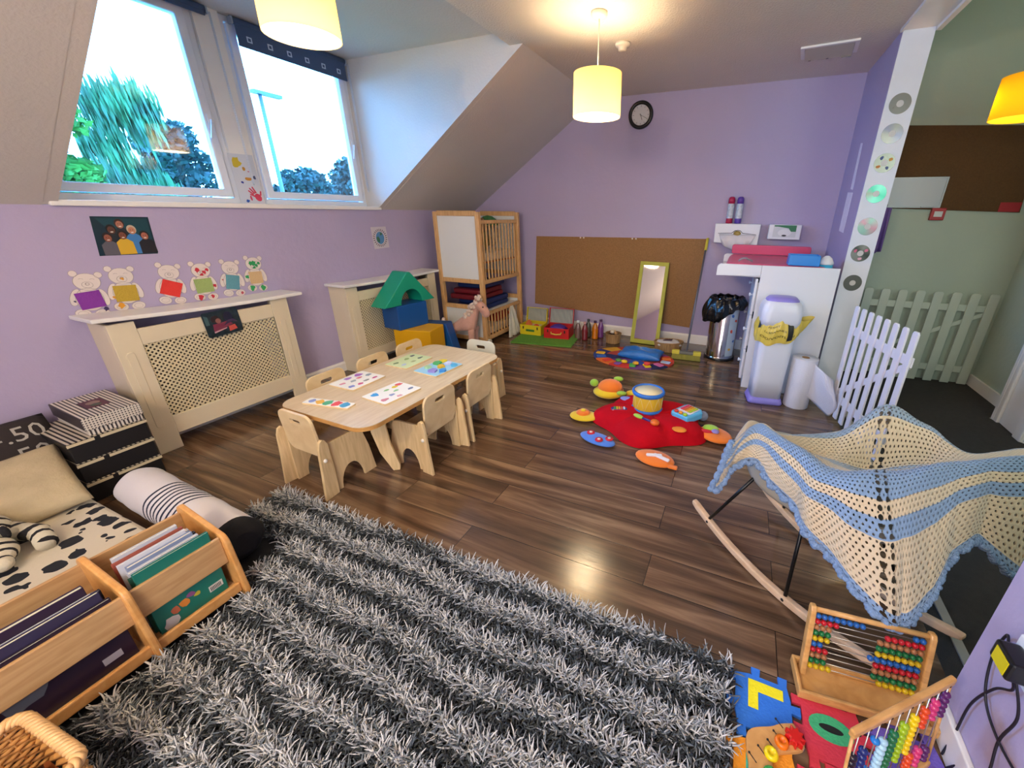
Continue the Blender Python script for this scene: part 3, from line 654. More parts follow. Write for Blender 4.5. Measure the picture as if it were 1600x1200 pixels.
YSH = shade_mat('mustard_shade', '#dfb42c', '#e8b818', .12)
pendant('mustard yellow drum pendant lamp in the green hall beyond the doorway', 4.50, -1.0, 1.86, 3.1, .15, .21, YSH, False, False)

# papers taped on the right wall
def wallpaper_x(name, x, pts, m, label, cat, inward=-1, th=.0015, group=None):
    b = B(); b.prism(pts, x, x+inward*th, 'x'); return tag(b.obj(name, m), label, cat, group)
PAP = mat('white_paper', '#e6e3f0', .7, noise=.05, nscale=30)
wallpaper_x('wall_note', W_-.0005, [(-.47,1.84),(-.40,1.85),(-.43,1.53),(-.52,1.52)], PAP, 'tall narrow white paper strip taped on the right wall, upper one', 'paper')
wallpaper_x('wall_note', W_-.0005, [(-.55,1.50),(-.36,1.51),(-.37,1.22),(-.56,1.21)], PAP, 'white paper sheet taped on the right wall above the desk, lower one', 'paper')
# CDs on the jamb
cdn = [(2.003,'#a9a9a2','plain pale disc at the top of the column on the jamb',0),(1.836,'#a9a8a2','matt silver disc second from the top on the jamb',0),(1.665,'#8a8d84','disc with orange and blue paint spots on the jamb',1),
       (1.477,'#80827a','scratched dark grey disc in the middle of the column on the jamb',2),(1.266,'#7fa096','disc with green shimmer on the jamb',3),(1.084,'#94968c','disc with pink paint patches on the jamb',4),(.873,'#7c7f78','dark disc lowest in the column on the jamb',5)]
def cd_mat(i, c):
    m = mat('disc_face_%d' % i, c, .25, metal=.55); nt, N, K = nodes(m); p = N['Principled BSDF']
    p.inputs['Anisotropic'].default_value = .8
    tc = N.new('ShaderNodeTexCoord'); g = N.new('ShaderNodeTexGradient'); g.gradient_type = 'RADIAL'
    mp = N.new('ShaderNodeMapping'); mp.inputs['Rotation'].default_value = (PI/2, 0, 0); K.new(tc.outputs['Object'], mp.inputs[0]); K.new(mp.outputs[0], g.inputs[0])
    cr = N.new('ShaderNodeValToRGB'); cr.color_ramp.elements[0].color = L(c); cr.color_ramp.elements[1].color = L(c)
    tint = {3: ['#3f9c84', '#6fb8a4'], 4: ['#a87888', '#8a9484'], 1: ['#8f90a8', '#a09a70'], 5: ['#46504a', '#787f74']}.get(i, [c, c])
    for k, pos in enumerate((.12, .3, .55, .8)):
        e = cr.color_ramp.elements.new(pos); e.color = L(tint[k % 2]) if k % 2 == 0 or i == 3 else L(c)
    K.new(g.outputs[0], cr.inputs[0]); K.new(cr.outputs[0], p.inputs['Base Color']); return m
for i, (z, c, lb, kind) in enumerate(cdn):
    t = thing('compact_disc', lb, 'disc', (3.924, -.863, z), group='discs glued up the doorway jamb')
    q = B(); q.M = RX(PI/2); q.plate(circ(0,0,.058,48), circ(0,0,.0195,48), 0, .0015, 'z'); q.obj('disc', cd_mat(i, c), t)
    q = B(); q.M = RX(PI/2); q.plate(circ(0,0,.0193,24), circ(0,0,.0015,24), 0, .0013, 'z'); q.obj('hub', mat('clear_hub', '#c6c2c0', .3), t)
    if kind == 1 or kind == 4 or i == 0:
        rn = random.Random(i+3); cols = {1: ['#c98a2c','#39497e','#c2742e','#3d4f80'], 4: ['#d4678a','#c9577a','#e0a0b0'], 0: ['#6a6a60','#5c5c50']}[kind if kind in (1,4) else 0]
        for k, cc in enumerate(cols):
            a = 2*PI*k/len(cols)+.6; q = B(); q.m(mat('disc_paint_'+cc.strip('#'), cc, .5)); q.M = RX(PI/2); blob(q, .037*math.cos(a), .037*math.sin(a), .012 if kind else .006, .0016, .0021, 9, k); q.obj('paint_spot', None, t)
# hall things
HB = mat('dark_cork', '#5a4024', .95, bump=.4, bscale=200, noise=.1, nscale=90)
b = B(); b.prism([(4.05,1.40),(4.99,1.37),(4.95,1.935),(4.05,1.985)], -.214, -.201, 'y'); tag(b.obj('cork_board', HB), 'dark brown cork board on the green hall wall', 'notice board')
t = thing('whiteboard', 'small whiteboard with aluminium edge on the left of the hall cork board', 'whiteboard', (4.30, -.216, 1.51))
q = B(); q.box(-.2,-.008,-.105,.2,0,.105); q.obj('panel', mat('whiteboard_face', '#aeb5bd', .3), t)
q = B(); q.plate([(-.205,-.11),(.205,-.11),(.205,.11),(-.205,.11)], [(-.195,-.1),(.195,-.1),(.195,.1),(-.195,.1)], -.012, -.001, 'y'); q.box(.08,-.03,-.108,.16,-.012,-.1); q.obj('frame', mat('aluminium_edge', '#9a9ea2', .4, metal=.5), t)
t = thing('fire_call_point', 'red fire alarm call point on the hall wall under the board', 'alarm', (4.505, -.201, 1.355))
q = B(); q.box(-.045,-.03,-.045,.045,0,.045); q.obj('box', mat('alarm_red', '#a3141f', .4), t, bevel=.004)
q = B(); q.box(-.026,-.033,-.02,.026,-.03,.02); q.obj('glass', mat('alarm_white', '#c9cbc9', .3), t)
b = B(); b.box(4.86,-.219,1.375,4.98,-.2155,1.44); tag(b.obj('red_notice', mat('red_card', '#9c1c26', .6)), 'small red card at the lower right corner of the hall cork board', 'notice')
b = B()
def cl_(u, v): return (4.115 + .075*u + .012*v, -.27 + .02*math.sin(u*14)*(.3+v), 1.40 - .36*v + .03*u*v)
b.grid(cl_, 20, 8); o = tag(b.obj('hanging_cloth', mat('violet_cloth', '#7d62a6', .9)), 'violet cloth hanging in the hall just behind the jamb', 'cloth'); o.modifiers.new('s','SOLIDIFY').thickness = .004
b = B(); b.tube([(4.15,-.217,1.405),(4.15,-.26,1.405),(4.15,-.275,1.42)], .005, 8); o = tag(b.obj('coat_hook', mat('hook_metal', '#8a8a88', .4, metal=.6)), 'metal hook holding the violet cloth in the hall', 'hook')

# ================================================================== DISPENSERS AND CANS
t = thing('apron_dispenser', 'white wall dispenser box with a slot and yellow-brown roll showing, left of the two', 'dispenser', (3.06, -.001, 1.06))
q = B(); q.prism([(-.20,.02),(.195,0.0),(.20,.195),(-.205,.195)], -.115, 0, 'y'); q.obj('box', mat('white_metal', '#d9dbe2', .35), t, bevel=.006)
q = B(); n=18
q.prism([(-.17,.105)] + [(-.045,.108),(-.02,.128),(.005,.133),(.03,.128),(.05,.108)] + [(.17,.100),(.17,.103),(.052,.114),(.03,.135),(.004,.139),(-.022,.135),(-.048,.113),(-.17,.109)], -.1165, -.115, 'y'); q.obj('slot', mat('dark_slot', '#3b3a3e', .7), t)
q = B(); q.ball((.003,-.116,.105), .035, 16, 10, 1, .25, .75); q.obj('roll_end', mat('crumpled_gold_film', '#8c7417', .3, noise=.4, nscale=40), t)
def film(u, v):
    a = u-.5; w2 = .165*(1-.25*v); return (a*2*w2+.005, -.120-.018*math.sin(v*PI)-.01*math.sin(u*19)*v, .10-.145*v+.05*(abs(a*2)**2)*v)
q = B(); q.grid(film, 20, 8); o = q.obj('hanging_film', mat('white_film', '#dcd9df', .4, alpha=.85), t); o.modifiers.new('s','SOLIDIFY').thickness=.0015
t = thing('glove_dispenser', 'white wall dispenser with a green printed box inside, right of the two', 'dispenser', (3.465, -.001, 1.125))
q = B(); q.box(-.135,-.10,0,.135,0,.13); q.obj('box', mat('white_metal'), t, bevel=.006)
q = B(); q.m(mat('glove_print_white','#c7cbd0',.5)); q.box(-.095,-.1015,.02,.095,-.10,.125); q.m(mat('glove_print_green','#1d7046',.5)); q.prism([(-.09,.112),(-.06,.112),(.03,.098),(.05,.07),(.092,.07),(.092,.124),(-.09,.124)], -.1025,-.1015,'y')
q.m(mat('glove_oval','#d9dade',.4)); q.prism(circ(0,.06,.055,24,.032), -.1035,-.1025,'y'); q.m(mat('dark_slot')); q.prism(circ(0,.035,.02,16,.008), -.1045,-.1035,'y'); q.obj('printed_box', None, t)
def can(label, x, body, cap):
    t = thing('aerosol_can', label, 'aerosol can', (x, -.055, 1.2563))
    q = B(); q.m(body); q.lathe([(.001,0),(.028,0),(.03,.004),(.03,.045)], seg=24, cap=False); q.m(mat('can_label_white','#b9c3cf',.35, noise=.25, nscale=40)); q.lathe([(.0302,.045),(.0302,.175)], seg=24, cap=False); q.obj('body', None, t)
    q = B(); q.lathe([(.030,.175),(.030,.21),(.026,.228),(.015,.236),(.001,.237)], seg=24); q.obj('cap', cap, t); return t
can('aerosol can with red cap on the left dispenser, left of the pair', 2.972, mat('can_red','#a81845',.35), mat('cap_red','#b01a4a',.4))
can('aerosol can with violet cap on the left dispenser, right of the pair', 3.050, mat('can_violet','#5b3fa0',.35), mat('cap_violet','#5c3c9c',.4))

# ================================================================== CHANGING UNIT
t = thing('changing_table', 'white changing table with overhanging top and drawers in the right corner', 'changing table', (0,0,0))
MEL = mat('white_melamine_blueish', '#dcdde4', .35)
q = B(); q.prism([(3.29,0),(3.79,0),(3.79,.99),(3.29,.985)], -1.068, -1.05, 'y'); q.obj('side_panel', MEL, t, bevel=.002)
q = B(); q.prism([(3.29,0),(3.79,0),(3.79,.99),(3.29,.985)], -.15, -.13, 'y'); q.obj('side_panel', MEL, t, bevel=.002)
q = B(); q.prism([(2.975,.895),(3.289,.905),(3.289,.985),(3.00,.985),(2.985,.978),(2.976,.965)], -1.068, -1.05, 'y'); q.obj('top_rail', MEL, t, bevel=.003)
q = B(); q.prism([(2.975,.895),(3.289,.905),(3.289,.985),(3.00,.985),(2.985,.978),(2.976,.965)], -.15, -.132, 'y'); q.obj('top_rail', MEL, t, bevel=.003)
q = B(); q.box(2.98,-1.05,.895,3.79,-.15,.912); q.obj('top_board', MEL, t)
q = B(); q.box(3.77,-1.05,0,3.788,-.15,.895); q.obj('back_panel', MEL, t)
q = B(); q.box(3.29,-1.05,.0,3.31,-.15,.07); q.obj('plinth', MEL, t)
for z0, z1 in ((.075,.325),(.33,.605),(.61,.885)):
    d = B(); d.box(3.262,-1.062,z0,3.28,-.15,z1); d.box(3.28,-1.04,z0+.02,3.72,-.17,z1-.03); d = d.obj('drawer', MEL, t, bevel=.002)
    for yy in (-.95, -.3):
        k = B(); k.M = T(3.262, yy, (z0+z1)/2) @ RY(-PI/2); k.lathe([(.001,0),(.007,0),(.007,.012),(.015,.018),(.014,.026),(.001,.028)], seg=16); k.obj('knob', mat('white_knob','#e8e8ee',.3), d)
PNK = mat('pink_vinyl', '#d8577c', .4, bump=.05, bscale=14)
b = B(); b.M = T(3.35, -.60, .9125); 
b.prism([(-.30,0),(.36,0),(.38,.03),(.36,.075),(-.30,.075),(-.33,.04)], -.40, .40, 'y'); 
tag(b.obj('changing_mat', PNK, bevel=.02, bseg=3), 'pink padded changing mat lying on top of the changing table', 'changing mat')
b = B(); b.M = T(3.50,-.185,.99) @ RX(math.radians(8)); b.prism(rrect(-.46,0,.20,.085,.02), -.012, .012, 'y')
tag(b.obj('changing_mat_board', PNK, bevel=.006), 'pink raised end bolster standing behind the changing mat', 'bolster')
BLT = mat('blue_plastic_tub', '#2a86d6', .35)
q = B(); 
def tub(b, x0,y0,x1,y1,h,th=.004):
    b.box(x0,y0,0,x1,y1,th); b.box(x0,y0,th,x0+th,y1,h); b.box(x1-th,y0,th,x1,y1,h); b.box(x0+th,y0,th,x1-th,y0+th,h); b.box(x0+th,y1-th,th,x1-th,y1,h)
tub(q, -.10,-.07,.10,.07,.075); tag(q.obj('plastic_tub', BLT, bevel=.002), 'blue plastic tub on the changing mat, at its right end', 'tub', loc=(3.565,-.93,.9895))
t = thing('wipes_box', 'light blue and white rounded wipes box at the right end of the changing table', 'wipes box', (3.715,-.93,.9125))
q = B(); q.lathe([(.04,0),(.046,.01),(.047,.09)], seg=24, cap=True); q.obj('body', mat('aqua_plastic','#3aa8d8',.35), t)
q = B(); q.lathe([(.049,.09),(.048,.105),(.032,.135),(.012,.15),(.001,.152)], seg=24); q.obj('lid', mat('white_lid','#dfe3f0',.35), t)
b = B(); b.M = T(3.17,-.98,.9895); b.tube([(-.05,0,.012),(-.03,.0,.03),(.0,.0,.035),(.05,0,.014)], .007, 8); tag(b.obj('safety_strap', mat('grey_strap','#8f8790',.6)), 'grey strap buckle on the front edge of the pink changing mat', 'strap')

# ================================================================== BINS
STEEL = mat('polished_steel', '#b9b4b4', .12, metal=1.0)
t = thing('pedal_bin', 'steel pedal bin with black bag over its rim and spotted pale panel', 'bin', (3.07,-.36,0))
q = B(); q.lathe([(.001,.002),(.135,.002),(.14,.01),(.14,.02),(.132,.03),(.13,.035),(.13,.60),(.127,.605)], seg=48, cap=False); q.obj('body', STEEL, t)
q = B(); q.lathe([(.141,.0),(.143,.004),(.143,.022),(.137,.026)], seg=40, cap=False); q.obj('base_ring', BLK, t)
q = B()
q.m(mat('pale_blue_print','#a9bccb',.5)); n = 14
q.grid(lambda u, v: (.1315*math.cos(-1.15+.75*u), .1315*math.sin(-1.15+.75*u), .05+.50*v), n, 2)
for k,(a,z,c) in enumerate([(-.95,.45,'#2e63a8'),(-.62,.40,'#c0473a'),(-.9,.30,'#c24a38'),(-.6,.2,'#3a66a4'),(-.85,.12,'#caa23c')]):
    q.m(mat('print_'+c.strip('#'), c, .5)); q.M = RZ(a) @ T(.1317,0,z) @ RY(PI/2); blob(q,0,0,.016,0,.0012,9,k)
q.obj('printed_panel', None, t)
BAG = mat('black_bin_bag', '#0c0d10', .22, bump=.5, bscale=30)
q = B(); rn = random.Random(5)
def bag(u, v):
    a = 2*PI*u; droop = .10+.13*max(0,math.cos(a-3.7))
    if v < .35: r = .115+.035*(v/.35); z = .56+.05*math.sin(v/.35*PI/2)
    else: k = (v-.35)/.65; r = .150+.022*math.sin(k*PI)+.018*k*(1+max(0,math.cos(a-3.7))*2.2); z = .61-droop*k
    w2 = .008*math.sin(9*a+6*v)+.006*math.sin(17*a-3*v); return ((r+w2)*math.cos(a), (r+w2)*math.sin(a), z+.006*math.sin(13*a))
q.grid(bag, 90, 14, closeu=True); o = q.obj('bin_bag', BAG, t); o.modifiers.new('s','SOLIDIFY').thickness = .002
q = B(); q.lathe([(.001,.50),(.11,.52),(.12,.58)], seg=32, cap=False); q.obj('bag_inside', BAG, t)
q = B(); q.box(-.02,-.175,.004,.02,-.13,.012); q.obj('pedal', BLK, t)

t = thing('nappy_bin', 'tall white nappy bin with lilac lid and yellow printed bag round its neck', 'bin', (3.45,-1.255,0), math.radians(8))
WBN = mat('white_bin_plastic', '#d8dcec', .3); LIL = mat('lilac_plastic', '#8a80d4', .35)
def loft(b, levels, n=8, cap=True):
    vs = []; m2 = None
    for (z, hx, hy, r, ox) in levels:
        p = rrect(-hx+ox, -hy, hx+ox, hy, r, n); m2 = len(p); vs += [(a[0], a[1], z) for a in p]
    fs = []
    for i in range(len(levels)-1):
        for k in range(m2): fs.append((i*m2+k, i*m2+(k+1)%m2, (i+1)*m2+(k+1)%m2, (i+1)*m2+k))
    if cap: fs += [tuple(range(m2))[::-1], tuple(range((len(levels)-1)*m2, len(levels)*m2))]
    return b.add(vs, fs, True)
q = B(); loft(q, [(0,.118,.098,.03,0),(.012,.122,.102,.03,0),(.05,.108,.092,.03,0)]); q.obj('base', LIL, t)
q = B(); loft(q, [(.0505,.104,.09,.03,0),(.2,.107,.092,.04,0),(.58,.118,.1,.05,0),(.60,.116,.098,.05,0)]); q.obj('body', WBN, t)
q = B(); loft(q, [(.60,.125,.105,.055,0),(.65,.132,.112,.06,0),(.70,.133,.112,.06,0),(.755,.122,.103,.06,0),(.785,.095,.078,.055,0)]); q.obj('head', WBN, t)
q = B(); loft(q, [(.765,.108,.088,.06,0),(.785,.102,.083,.06,0),(.80,.088,.07,.055,0),(.805,.05,.04,.035,0)]); q.obj('lid', LIL, t)
YBG = mat('yellow_bag_film', '#d9bf52', .3, bump=.5, bscale=18, alpha=.94)
q = B(); q.m(YBG)
def yb(u, v):
    a = 2*PI*u; hang = .12+.05*math.cos(a+2.2); k = v
    ax, ay = .128+.012*math.sin(k*PI)+.012*k, .108+.012*math.sin(k*PI)+.012*k
    c_, s_ = math.cos(a), math.sin(a); e = 2.6; rr = (abs(c_)**e+abs(s_)**e)**(-1/e)
    f = max(0, math.cos(a-.05))**14; w2 = 1+.02*math.sin(11*a+5*v)+.015*math.sin(23*a)
    return (c_*ax*rr*w2+f*.10*(1-k), s_*ay*rr*w2, .645-hang*k+.01*math.sin(7*a)+f*.02)
q.grid(yb, 110, 10, closeu=True); q.obj('bin_bag', None, t)
# black print wrapped on the bag
q = B(); BT = mat('black_print', '#1b1a12', .5)
def onbag(u, v, off=.002):
    x, y, z = yb(u, v); r = math.hypot(x, y); return (x*(1+off/r), y*(1+off/r), z)
for (u0,u1,v0,v1) in [(.80,.84,.02,.85),(.575,.60,.02,.4)]: q = B(); q.grid(lambda u,v,u0=u0,u1=u1,v0=v0,v1=v1: onbag(u0+(u1-u0)*u, v0+(v1-v0)*v), 4, 6); q.obj('printed_band', BT, t)
def text_on(txt, size, fn, m, parent, name, sx=1.0, ext=0.0008):
    c = bpy.data.curves.new(name, 'FONT'); c.body = txt; c.size = size; c.resolution_u = 2; c.extrude = 0
    o = bpy.data.objects.new(name, c); COL.objects.link(o); bpy.context.view_layer.update()
    dg = bpy.context.evaluated_depsgraph_get(); me = bpy.data.meshes.new_from_object(o.evaluated_get(dg)); bpy.data.objects.remove(o)
    for v in me.vertices: v.co = Vector(fn(v.co.x*sx, v.co.y))
    me.materials.clear(); me.materials.append(m); o = bpy.data.objects.new(name, me); COL.objects.link(o)
    if parent: o.parent = parent
    o.modifiers.new('s','SOLIDIFY').thickness = ext
    return o
for k, (tx, u0, vv) in enumerate([('FOMT', .66, .26), ('LLSIWVNES', .64, .47), ('OO/VOITLEIN', .615, .74)]):
    text_on(tx, .034 if vv > .6 else .026, lambda x, y, u0=u0, vv=vv: onbag(u0+x*1.15, vv-y*4.2, .0025), BT, t, 'printed_text')
# paper towel roll, one sheet hanging loose
t = thing('paper_roll', 'large white paper towel roll standing on the floor with a loose sheet', 'paper roll', (3.675,-1.26,0))
PT = mat('paper_towel', '#dbdce8', .85, bump=.25, bscale=150)
q = B(); q.lathe([(.025,0),(.083,0),(.085,.004),(.085,.376),(.083,.38),(.025,.38)], seg=36, cap=False); q.obj('roll', PT, t)
q = B(); q.lathe([(.024,.002),(.026,.002),(.026,.381),(.024,.381),(.024,.002)], seg=20, cap=False); q.obj('core', mat('cardboard','#9a7a58',.9), t)
def sheet(u, v):
    # leaves the roll on its near side and swings out to the right
    x = .0855*math.cos(-1.2)+.17*u; y = .0855*math.sin(-1.2)-.02*u+.03*math.sin(u*4+v*2)
    zt = .375-.10*u; zb2 = .13+.0*u if u < .0 else .12*(1-u)**1.2+.004
    return (x+.02*math.sin(v*5)*u, y-.05*math.sin(v*PI)*u, zb2+(zt-zb2)*v)
q = B(); q.grid(sheet, 16, 16); o = q.obj('loose_sheet', PT, t); o.modifiers.new('s','SOLIDIFY').thickness = .001

# ================================================================== PICKET GATES
def picket(label, p0, p1, h, n, zb, rails, m, name='picket_gate', lean=0):
    p0 = Vector(p0); p1 = Vector(p1); d = p1-p0; Lg = d.length; t = thing(name, label, 'gate', tuple(p0)+(0,), math.atan2(d.y, d.x), rot=(lean, 0, math.atan2(d.y, d.x)))
    w2 = Lg/(n*1.9-.9)
    for k in range(n):
        x = k*w2*1.9; b = B(); b.prism([(x,zb),(x+w2,zb),(x+w2,h-.012),(x+w2*.82,h),(x+w2*.18,h),(x,h-.012)], -.012, 0, 'y'); b.obj('picket', m, t, bevel=.003)
    for z in rails:
        b = B(); b.prism([(0,z[0]),(0,z[0]+.055),(Lg,z[1]+.055),(Lg,z[1])], .0005, .012, 'y'); b.obj('rail', m, t, bevel=.003)
    b = B(); a0, a1 = rails[0][0]+.06, rails[-1][0]-.005; b.prism([(.0,a0),(.07,a0),(Lg,a1),(Lg-.07,a1)], .0005, .011, 'y'); b.obj('brace', m, t, bevel=.003)
    return t
GW = mat('white_picket_paint', '#e4e2ee', .4)
picket('white wooden picket gate standing open at the doorway beside the changing table', (3.885,-1.32), (4.03,-1.95), .79, 8, .02, [(.13,.13),(.60,.60)], GW)
gg = picket('second white picket gate leaning against the green hall wall in shade', (4.15,-.30), (5.06,-.235), .77, 8, .005, [(.10,.10),(.62,.62)], mat('shaded_white_picket_paint','#bcc8bc',.5))  # hall's greenish light and shade put into the white gate's colour

# ================================================================== GREEN MAT, SUITCASES, BOTTLES
b = B(); b.prism([(.93,-.82),(1.60,-.70),(1.53,-.25),(.86,-.30)], .0005, .012)
tag(b.obj('green_mat', mat('artificial_grass','#5f9a34',.95,bump=.8,bscale=200,noise=.15,nscale=60)), 'short green grass mat under the toy suitcases on the floor', 'mat')
def stripe_mat():
    m = mat('pinstripe_lining', '#a8aaa6', .8); nt,N,K = nodes(m); p = N['Principled BSDF']; tc=N.new('ShaderNodeTexCoord'); wv=N.new('ShaderNodeTexWave'); wv.bands_direction='X'; wv.inputs['Scale'].default_value=18
    K.new(tc.outputs['Object'], wv.inputs['Vector']); cr=N.new('ShaderNodeValToRGB'); cr.color_ramp.elements[0].color=L('#55605e'); cr.color_ramp.elements[1].color=L('#b9bcb4'); cr.color_ramp.elements[0].position=.35; cr.color_ramp.elements[1].position=.6
    K.new(wv.outputs[0],cr.inputs[0]); K.new(cr.outputs[0],p.inputs['Base Color']); return m
LIN = stripe_mat()
def suitcase(label, x, y, rz, w2, d2, h, c, hd):
    t = thing('toy_suitcase', label, 'suitcase', (x,y,.0125), rz)
    q = B(); tub(q, -w2/2, -d2/2, w2/2, d2/2, h, .005); q.obj('case', c, t, bevel=.002)
    q = B(); q.M = T(0, d2/2, h) @ RX(math.radians(-12)); q.plate([(-w2/2,0),(w2/2,0),(w2/2,d2*.80),(-w2/2,d2*.80)], [(-w2/2+.006,.006),(w2/2-.006,.006),(w2/2-.006,d2*.80-.006),(-w2/2+.006,d2*.80-.006)], -.03, .0, 'y'); q.box(-w2/2,.0,0,w2/2,.005,d2*.8); l = q.obj('lid', c, t)
    q = B(); q.M = T(0, d2/2, h) @ RX(math.radians(-12)); q.box(-w2/2+.007,-.004,.007,w2/2-.007,-.001,d2*.8-.007); q.obj('lining', LIN, t)
    if hd:
        q = B(); q.tube([(-.06,-d2/2-.003,h*.62),(-.055,-d2/2-.018,h*.5),(0,-d2/2-.022,h*.44),(.055,-d2/2-.018,h*.5),(.06,-d2/2-.003,h*.62)], .007, 10); q.obj('handle', mat('yellow_handle','#dfc24a',.4), t)
    for s in (-1,1): q = B(); q.box(s*w2*.34-.007,-d2/2-.004,h*.58,s*w2*.34+.007,-d2/2,h*.85); q.obj('clasp', mat('dark_metal','#3b3630',.4,metal=.5), t)
    return t
YC = mat('yellow_card_case','#dcc81c',.5); RC = mat('red_card_case','#c0141c',.45)
s1 = suitcase('open yellow toy suitcase with toy food inside and green nameplate, on the green mat', .99, -.40, math.radians(3), .26, .2, .115, YC, False)
s1.location.x = 1.0
q = B(); q.box(-.055,-.1035,.04,.05,-.10,.065); q.obj('nameplate', mat('green_print','#3c7a30',.5), s1)
s2 = suitcase('open red toy suitcase with yellow handle and violet cloth inside, on the green mat', 1.33, -.40, math.radians(8), .29, .22, .12, RC, True)
s2.location = (1.325, -.405, .0125)
b = B(); b.prism([(-.045,0),(.045,0),(.0,.075)], -.03,.03,'y'); tag(b.obj('toy_food', mat('orange_toy','#d8703a',.6), bevel=.006), 'orange wedge shaped toy food in the yellow suitcase', 'toy food', loc=(.945,-.42,.095))
b = B(); b.ball((0,0,0),.03,14,10,1.2,1,.8); tag(b.obj('toy_food', mat('red_orange_toy','#c8452c',.5)), 'reddish round toy food in the yellow suitcase, right side', 'toy food', loc=(1.05,-.43,.105))
b = B(); b.box(-.095,-.07,0,.095,.07,.09); tag(b.obj('toy_food_pack', mat('cream_toy','#d8cda0',.6), bevel=.01), 'cream pack lying under the toy food in the yellow suitcase', 'toy food', loc=(1.0,-.41,.018)); 
b = B(); b.pillow(0,0,0,.2,.15,.12,12,.4,.06,3); tag(b.obj('violet_cloth', mat('violet_satin','#4a2a92',.5)), 'folded violet cloth inside the red suitcase', 'cloth', loc=(1.31,-.40,.085), rz=.1)
def bottle(label, x, y, liq, r=.036, h=.21, cap='#d9dde6'):
    t = thing('sensory_bottle', label, 'bottle', (x,y,.0005))
    q = B(); q.lathe([(.001,0),(r*.75,0),(r,.006),(r*1.0,.02),(r*.93,.05),(r,.08),(r*.96,.12),(r*.7,.155),(r*.4,.178),(r*.38,.19)], seg=24); q.obj('bottle_body', mat('bottle_liquid_'+liq.strip('#'), liq, .12, coat=.6, trans=.35), t)
    q = B(); q.lathe([(r*.45,.188),(r*.47,.19),(r*.47,.208),(r*.4,.21),(.001,.21)], seg=18); q.obj('cap', mat('cap_'+cap.strip('#'), cap, .4), t); return t
bottle('pinkish grey sensory bottle, leftmost beside the red suitcase', 1.545,-.365,'#8c6a64')
bottle('dark red sensory bottle in front of the others by the red suitcase', 1.635,-.385,'#8a2430', cap='#b88a90')
bottle('dull green-grey sensory bottle at the back of the group', 1.63,-.26,'#585a4a', cap='#2a2a30')
bottle('orange sensory bottle, right of the dark red one', 1.725,-.295,'#e0860c', cap='#3a1a4a')
bottle('violet tinted sensory bottle behind the orange one', 1.765,-.215,'#8a4a9a', cap='#4a1a50')

# ================================================================== BASKETS, MIRROR, PLAY MAT, BROOM
WK = mat('wicker_wood_strip', '#a07c50', .7, noise=.3, nscale=60, stretch=(1,1,.1), bump=.4, bscale=60)
def slat_basket(name, label, x, y, rx, ry, h, n, rz=0):
    t = thing(name, label, 'basket', (x,y,.0005), rz)
    q = B()
    q.lathe([(.001,0),(.9,0),(1.0,.004),(1.12,h),(1.09,h),(.97,.008),(.001,.008)], seg=n, smooth=False, sx=rx, sy=ry)
    q.obj('basket_wall', WK, t)
    q = B(); q.tube([(rx*1.115*math.cos(2*PI*k/n), ry*1.115*math.sin(2*PI*k/n), h) for k in range(n)], .006, 8, closed=True); q.obj('rim', WK, t)
    return t
slat_basket('slat_basket', 'small round slatted basket holding wooden bits left of the leaning mirror', 1.955,-.34,.078,.078,.105,12)
b = B(); rn = random.Random(8)
for k, (nm, x, y, z, r, c) in enumerate([('pale wooden ball on the left basket', 1.945,-.35,.125,.024,'#d8cdb8'),('tan wooden knob at the right in the small basket', 1.985,-.35,.112,.02,'#b58a5c'),('brown wooden knob at the left in the small basket', 1.917,-.33,.112,.02,'#7e5a3a'),('light wooden ring behind in the small basket', 1.955,-.30,.112,.022,'#c9a87c')]):
    b = B(); b.ball((0,0,0), r, 14, 10, 1, 1, .9); tag(b.obj('wooden_piece', mat('wood_bit_'+c.strip('#'), c, .6)), nm, 'wooden piece', loc=(x,y,z))
b = B(); b.lathe([(.001,.02),(.06,.02),(.06,.09),(.001,.093)], seg=20); tag(b.obj('wooden_pieces_fill', mat('dark_wood_bits','#5c4430',.8,noise=.5,nscale=60)), 'dark wooden offcuts filling the small slatted basket', 'wooden pieces', loc=(1.955,-.34,0)) ; stuff(bpy.data.objects['wooden_pieces_fill'])
slat_basket('oval_basket', 'oval woven basket lined with white cloth right of the leaning mirror', 2.565,-.37,.135,.085,.10,16, math.radians(20))
b = B(); b.M = T(2.565,-.37,.06) @ RZ(math.radians(20)); b.pillow(0,0,.02,.25,.145,.07,14,.35,.08,6); tag(b.obj('basket_cloth', mat('cream_cloth','#cfc8c4',.9)), 'cream cloth heaped inside the oval basket', 'cloth')
b = B(); b.M = T(2.555,-.40,.118) @ RZ(.4); b.prism([(-.05,-.012),(.04,-.016),(.055,.004),(.0,.012)], 0, .012); tag(b.obj('dark_wood_piece', mat('dark_plum_wood','#4a2230',.6), bevel=.004), 'dark plum coloured piece lying on the cloth in the oval basket', 'wooden piece')
# mirror leaning on the wall
t = thing('leaning_mirror', 'tall narrow mirror with lime green frame leaning against the cork board', 'mirror', (2.285,-.245,.0), 0)
ang = math.atan2(.245-.035, .85); Lm = .88
Mr = RZ(math.radians(-1.5)) @ RX(-ang)
q = B(); q.M = Mr; q.plate([(-.158,0),(.158,0),(.155,Lm),(-.155,Lm)], [(-.118,.045),(.118,.045),(.118,Lm-.04),(-.118,Lm-.04)], -.02, 0, 'y'); q.obj('frame', mat('lime_green_paint','#a8a832',.5,noise=.08), t, bevel=.003)
q = B(); q.M = Mr; q.box(-.12,-.012,.043,.12,-.009,Lm-.038); q.obj('mirror_glass', mat('mirror_silver','#d8d4d8',.03,metal=1.0), t)
q = B(); q.M = Mr; q.box(-.15,-.006,.01,.15,-.001,Lm-.01); q.obj('backing', mat('hardboard','#5a4430',.8), t)
